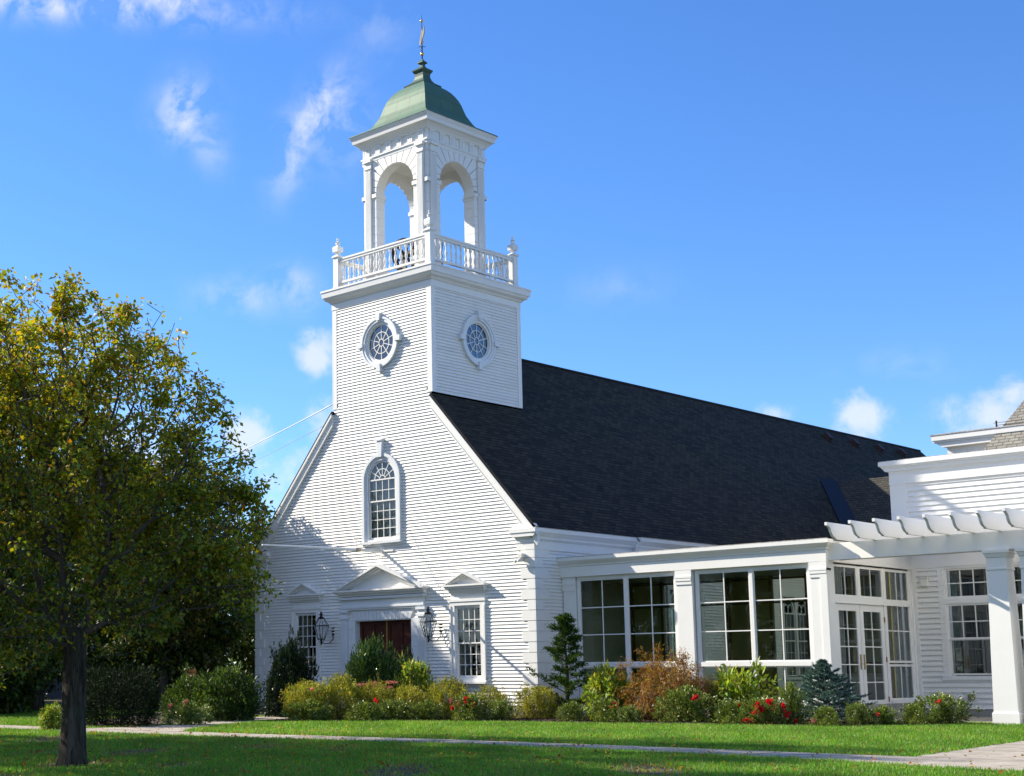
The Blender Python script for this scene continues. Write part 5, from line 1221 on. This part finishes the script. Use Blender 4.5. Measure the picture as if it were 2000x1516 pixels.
# small orange sign among the bushes at left
t = thing('orange_sign', 'small orange board on a post among the shaded bushes at left', 'sign', (-9.3, -5.6, GZ))
mb = MB(); mb.tube([(-9.3, -5.6, GZ), (-9.3, -5.6, .95)], .025, 8); mb.build('post', IRON, t)
T = Matrix.Translation((-9.3, -5.6, 0)) @ Matrix.Rotation(math.radians(40), 4, 'Z'); mb = MB(T); mb.box(-.17, .17, -.05, -.025, .92, 1.36); mb.build('board', ORANGE, t)
mb = MB(T); mb.box(-.12, .12, -.056, -.05, 1.24, 1.26); mb.box(-.12, .12, -.056, -.05, 1.1, 1.12); mb.build('stripe', WOODDK, t)
# overhead cables to the tower foot
mb = MB()
def cat(a, b, sag, r_): 
    a, b = Vector(a), Vector(b); return [a.lerp(b, i / 12) - Vector((0, 0, sag * 4 * (i / 12) * (1 - i / 12))) for i in range(13)], r_
p, r_ = cat((-8.54, -.02, 10.42), (-34, 16.5, 13.0), .05, .02); mb.tube(p, r_, 5)
o = mb.build('overhead_cable', mat('white_cable', (.7, .7, .7), .5)); o['label'] = 'thick white overhead cable running left from the foot of the tower'; o['category'] = 'cable'
mb = MB(); p, r_ = cat((-8.9, -.02, 9.75), (-34, 14, 10.9), .05, .010); mb.tube(p, r_, 5)
o = mb.build('overhead_cable', mat('grey_cable', (.35, .36, .38), .5)); o['label'] = 'thin lower overhead cable left of the steep gable edge'; o['category'] = 'cable'

# neighbouring house far left
h = thing('neighbour_house', 'dark house with grey roof and white eaves glimpsed through the autumn tree', 'house', (-44, 12, GZ))
T = Matrix.Translation((-47, 12, 0)) @ Matrix.Rotation(math.radians(45), 4, 'Z')
mb = MB(T); mb.box(-7, 7, -4, 4, -.1, 10.4); mb.build('wall', mat('slate_blue_wall', (.05, .06, .09), .8), h)
mb = MB(T); slab(mb, (-7.5, -4.6, 10.3), (7.5, -4.6, 10.3), (7.5, 0, 13.4), (-7.5, 0, 13.4), .15, [(0, 0), (15, 0), (15, 5.5), (0, 5.5)]); slab(mb, (7.5, 4.6, 10.3), (-7.5, 4.6, 10.3), (-7.5, 0, 13.4), (7.5, 0, 13.4), .15, [(0, 0), (15, 0), (15, 5.5), (0, 5.5)]); mb.build('roof', ROOF3, h)
mb = MB(T); mb.box(-7.5, 7.5, -4.75, -4.55, 10.0, 10.25); mb.box(-7.2, 7.2, -4.1, -4.0, 6.9, 7.1); mb.build('eaves_board', WHITE, h)
mb = MB(T)
for x in (-5, -2, 1, 4): mb.box(x, x + 1.1, -4.05, -3.98, 7.6, 9.2)
mb.build('window', GLASSD, h)
# boundary hedge at the far left closing off the lawn
for j, (x, y) in enumerate(((-14, -17.6), (-17.5, -14), (-20, -9.8), (-11.5, -19.4))):
    shrub('yew', 'boundary_hedge', ['dark boundary hedge segment behind the tree trunk', 'dark boundary hedge segment farther back on the left', 'dark boundary hedge segment nearest the green tree', 'dark boundary hedge segment at the left picture edge'][j], x, y, 2.6, 2.6, 'hedge', 'hedge along the left boundary', 2 + j % 2, rz=j)

# ------------------------------------------------------------------ ground
def sheet(name, pts, z, m, kind='structure'):
    mb = MB(); mb.add([(a, b, z) for a, b in pts], [tuple(range(len(pts)))]); o = mb.build(name, m); o['kind'] = kind; return o
gm = bpy.data.materials.new('lawn_soil'); gm.use_nodes = True; t = gm.node_tree; p = t.nodes['Principled BSDF']; p.inputs['Roughness'].default_value = .95
g = nd(t, 'ShaderNodeNewGeometry'); n = nd(t, 'ShaderNodeTexNoise', Scale=.8, Detail=8.0, Roughness=.7); lk(t, g.outputs['Position'], n.inputs['Vector'])
lk(t, mixc(t, ramp(t, n.outputs[0], [(.4, 0), (.65, 1)]), (.028, .045, .010), (.085, .055, .028)), p.inputs['Base Color'])
big = 900
mb = MB(); mb.add([(-big, -big, GZ), (big, -big, GZ), (big, big, GZ), (-big, big, GZ)], [(0, 1, 2, 3)]); o = mb.build('lawn', gm); o['kind'] = 'structure'
path1 = [(-60, -16.5), (-14, -15.6), (0, -15.35), (4.6, -14.95), (8, -14.42), (12, -14.2), (16.7, -14.6), (18.0, -15.0), (19.2, -15.2), (60, -15.4), (60, -12.9), (19.4, -12.9), (18.85, -12.0), (18.5, -6.0), (16.3, -6.0), (17.1, -12.9), (12, -12.85), (8, -12.98), (3.4, -13.6), (0, -13.95), (-14, -14.3), (-60, -15.2)]
sheet('path', path1, GZ + .022, CONC)
path2 = [(-2.6, -14.2), (.9, -14.0), (-.3, -12.8), (-1.9, -10.6), (-3.4, -7.6), (-5.6, -3.0), (-5.8, -.3), (-7.6, -.3), (-7.2, -3.4), (-4.4, -9.2), (-2.4, -12.2)]
sheet('path', path2, GZ + .026, CONC)
sheet('path', [(8.9, 1.9), (14.6, 1.9), (24, 1.9), (24, 6.1), (8.66, 6.1), (8.66, 1.25), (10, 1.25)], GZ + .03, mat('patio_slab', (.55, .46, .34), .9, var=.2))
mb = MB()
for x in (-9, -6, -3, 3.0, 6.0, 9.0, 12.0, 15.0): mb.add([(x, -15.3, GZ + .026), (x + .025, -15.3, GZ + .026), (x + .025, -12.95, GZ + .026), (x, -12.95, GZ + .026)], [(0, 1, 2, 3)])
for y in (-12.9, -10.4, -8.6): mb.add([(16.2, y, GZ + .026), (18.8, y, GZ + .026), (18.8, y + .025, GZ + .026), (16.2, y + .025, GZ + .026)], [(0, 1, 2, 3)])
# keep the joints on the path only
def inside(px_, py_, poly):
    poly = np.array(poly); x, y = px_, py_; c = np.zeros(len(x), bool); j = len(poly) - 1
    for i in range(len(poly)):
        xi, yi = poly[i]; xj, yj = poly[j]; cnd = ((yi > y) != (yj > y)); xx = (xj - xi) * (y - yi) / ((yj - yi) if yj != yi else 1e-9) + xi
        c ^= (cnd & (x < xx)); j = i
    return c
o = mb.build('path_joints', CONCJ); o['kind'] = 'structure'
bed = [(-3.7, -7.9), (-2.9, -7.75), (-1.6, -6.5), (.4, -5.3), (2.4, -4.4), (4.0, -4.05), (5.4, -3.85), (7.05, -3.1), (9.0, -2.85), (10.5, -2.5), (11.4, -1.5), (11.95, -.3), (12.4, .8), (12.4, 1.25), (0, 1.25), (-.02, 0), (-5.7, 0), (-5.5, -3.0)]
bedm = MB(); bedm.add([(a, b, GZ + .03) for a, b in bed], [tuple(range(len(bed)))]); o = bedm.build('mulch_bed', MULCH); o['kind'] = 'structure'
bed2 = [(-5.6, -9.3), (-4.3, -9.6), (-2.5, -12.3), (-3.2, -13.5), (-4.8, -13.2), (-8, -9.6), (-13, -5), (-13, 0), (-8, -.2), (-7.4, -3.4)]
bm2 = MB(); bm2.add([(a, b, GZ + .031) for a, b in bed2], [tuple(range(len(bed2)))]); o = bm2.build('mulch_bed', MULCH); o['kind'] = 'structure'
# bark chips
rng = np.random.default_rng(8); n = 26000; P = np.stack([rng.uniform(-3.6, 12.4, n), rng.uniform(-7.8, 1.2, n), np.full(n, GZ + .035)], 1); P = P[inside(P[:, 0], P[:, 1], bed)]; n = len(P)
L = rng.uniform(.03, .08, n); D = rng.normal(0, 1, (n, 3)) * [1, 1, .25]; C = palette(rng, n, [(.05, .03, .02), (.10, .065, .045), (.03, .02, .015)], [4, 2, 3]); V, F_, C = leafgeo(P, D, rng.normal(0, .4, (n, 3)) + [0, 0, 1], L, L * .5, C)
o = np_mesh('bark_mulch', V, F_, C, NEEDLE); o['kind'] = 'stuff'; o['label'] = 'dark bark chips covering the flower bed'; o['category'] = 'mulch'
# grass blades where the camera can see them
rng = np.random.default_rng(6)
def vis(x, y):
    dx, dy = x - CAM.x, y - CAM.y; dep = dx * RM[2][0] + dy * RM[2][1]; u = (dx * RM[0][0] + dy * RM[0][1]) / dep
    zc = (GZ - CAM.z); depz = dep + zc * RM[2][2]; v = (dx * RM[1][0] + dy * RM[1][1] + zc * RM[1][2]) / depz
    return (dep > 5) & (u > -.245) & (u < .50) & (v < .235), depz
xs = []; ys = []; want = 430000; got = 0
while got < want:
    x = rng.uniform(-30, 26, 400000); y = rng.uniform(-32, 2, 400000); v_, dep = vis(x, y)
    keep = v_ & (rng.random(400000) < np.clip((27 / dep) ** 1.6, .06, 1.5) / 1.5)
    jx = x + .05 * np.sin(y * 9 + x * 3) + rng.normal(0, .03, len(x)); jy = y + .045 * np.sin(x * 7) + .03 * np.sin(x * 17 + 1) + rng.normal(0, .03, len(x))
    for poly in (path1, path2, bed, bed2, [(8.6, 1.9), (24, 1.9), (24, 6.3), (8.6, 6.3)]): keep &= ~inside(jx, jy, poly)
    keep &= ~((x > -12.8) & (x < 8.7) & (y > -.05))
    xs.append(x[keep]); ys.append(y[keep]); got += keep.sum()
x = np.concatenate(xs)[:want]; y = np.concatenate(ys)[:want]; n = len(x)
pn = np.sin(x * .9 + 1.3 * np.sin(y * .7)) * np.cos(y * 1.1 + .8 * np.sin(x * .5)) + .5 * np.sin(x * 3.1 + y * 2.3) + rng.normal(0, .25, n)
bare = np.clip((pn - .15) * 1.3, 0, 1) * np.clip((-15.8 - y) / 1.5, 0, 1)
k = rng.random(n) > bare * .85; x, y, pn, bare = x[k], y[k], pn[k], bare[k]; n = len(x)
hgt = rng.uniform(.035, .085, n) * (1 - .45 * bare); P = np.stack([x, y, np.full(n, GZ)], 1); lean = rng.normal(0, .35, (n, 2)); tip = P + np.stack([lean[:, 0] * hgt, lean[:, 1] * hgt, hgt], 1)
th = rng.uniform(0, PI, n); wv_ = .007 + .006 * rng.random(n); sd = np.stack([np.cos(th) * wv_, np.sin(th) * wv_, np.zeros(n)], 1)
V = np.stack([P - sd, P + sd, tip], 1).reshape(-1, 3); F_ = np.arange(3 * n).reshape(n, 3)
C = palette(rng, n, [(.125, .33, .025), (.085, .25, .018), (.18, .38, .035), (.27, .33, .07)], [5, 4, 3, .9], .15); dry = rng.random(n) < .10 + .5 * bare + .18 * (pn > .75); C[dry] = palette(rng, int(dry.sum()), [(.26, .22, .08), (.20, .16, .07)], [1, 1])
C *= (1 + .18 * np.clip(pn, -1, 1))[:, None]
o = np_mesh('grass', V, F_, np.repeat(C, 3, 0), GRASSM); o['kind'] = 'stuff'; o['label'] = 'mown green lawn grass in front of the church'; o['category'] = 'grass'
# fallen leaves
n = 1500; x = rng.uniform(-8, 22, n * 4); y = rng.uniform(-26, -10, n * 4); v_, _ = vis(x, y); keep = v_ & (rng.random(len(x)) < np.exp(-((x - 8) ** 2 + (y + 19) ** 2) / 75)); x, y = x[keep], y[keep]; n = len(x)
P = np.stack([x, y, np.full(n, GZ + .06)], 1); L = rng.uniform(.04, .075, n); V, F_, C = leafgeo(P, rng.normal(0, 1, (n, 3)) * [1, 1, .3], rng.normal(0, .4, (n, 3)) + [0, 0, 1], L, L * .7, palette(rng, n, [(.35, .16, .03), (.30, .10, .02), (.40, .28, .04)], [2, 2, 2]))
o = np_mesh('fallen_leaves', V, F_, C, LEAF); o['kind'] = 'stuff'; o['label'] = 'scattered orange and yellow fallen leaves on the shaded lawn'; o['category'] = 'leaves'

# things whose parts were modelled in world space keep them there although the thing's origin sits at its base
bpy.context.view_layer.update()
WORLDSPACE = {'church', 'flagpole', 'security_camera', 'church_bell', 'sunroom', 'side_wing', 'rear_block', 'pergola', 'orange_sign', 'neighbour_house', 'wall_lantern'}
for o in list(S.objects):
    if o.type == 'EMPTY' and o.name.split('.')[0] in WORLDSPACE:
        for ch in o.children: ch.matrix_parent_inverse = Matrix.Translation(-o.location)
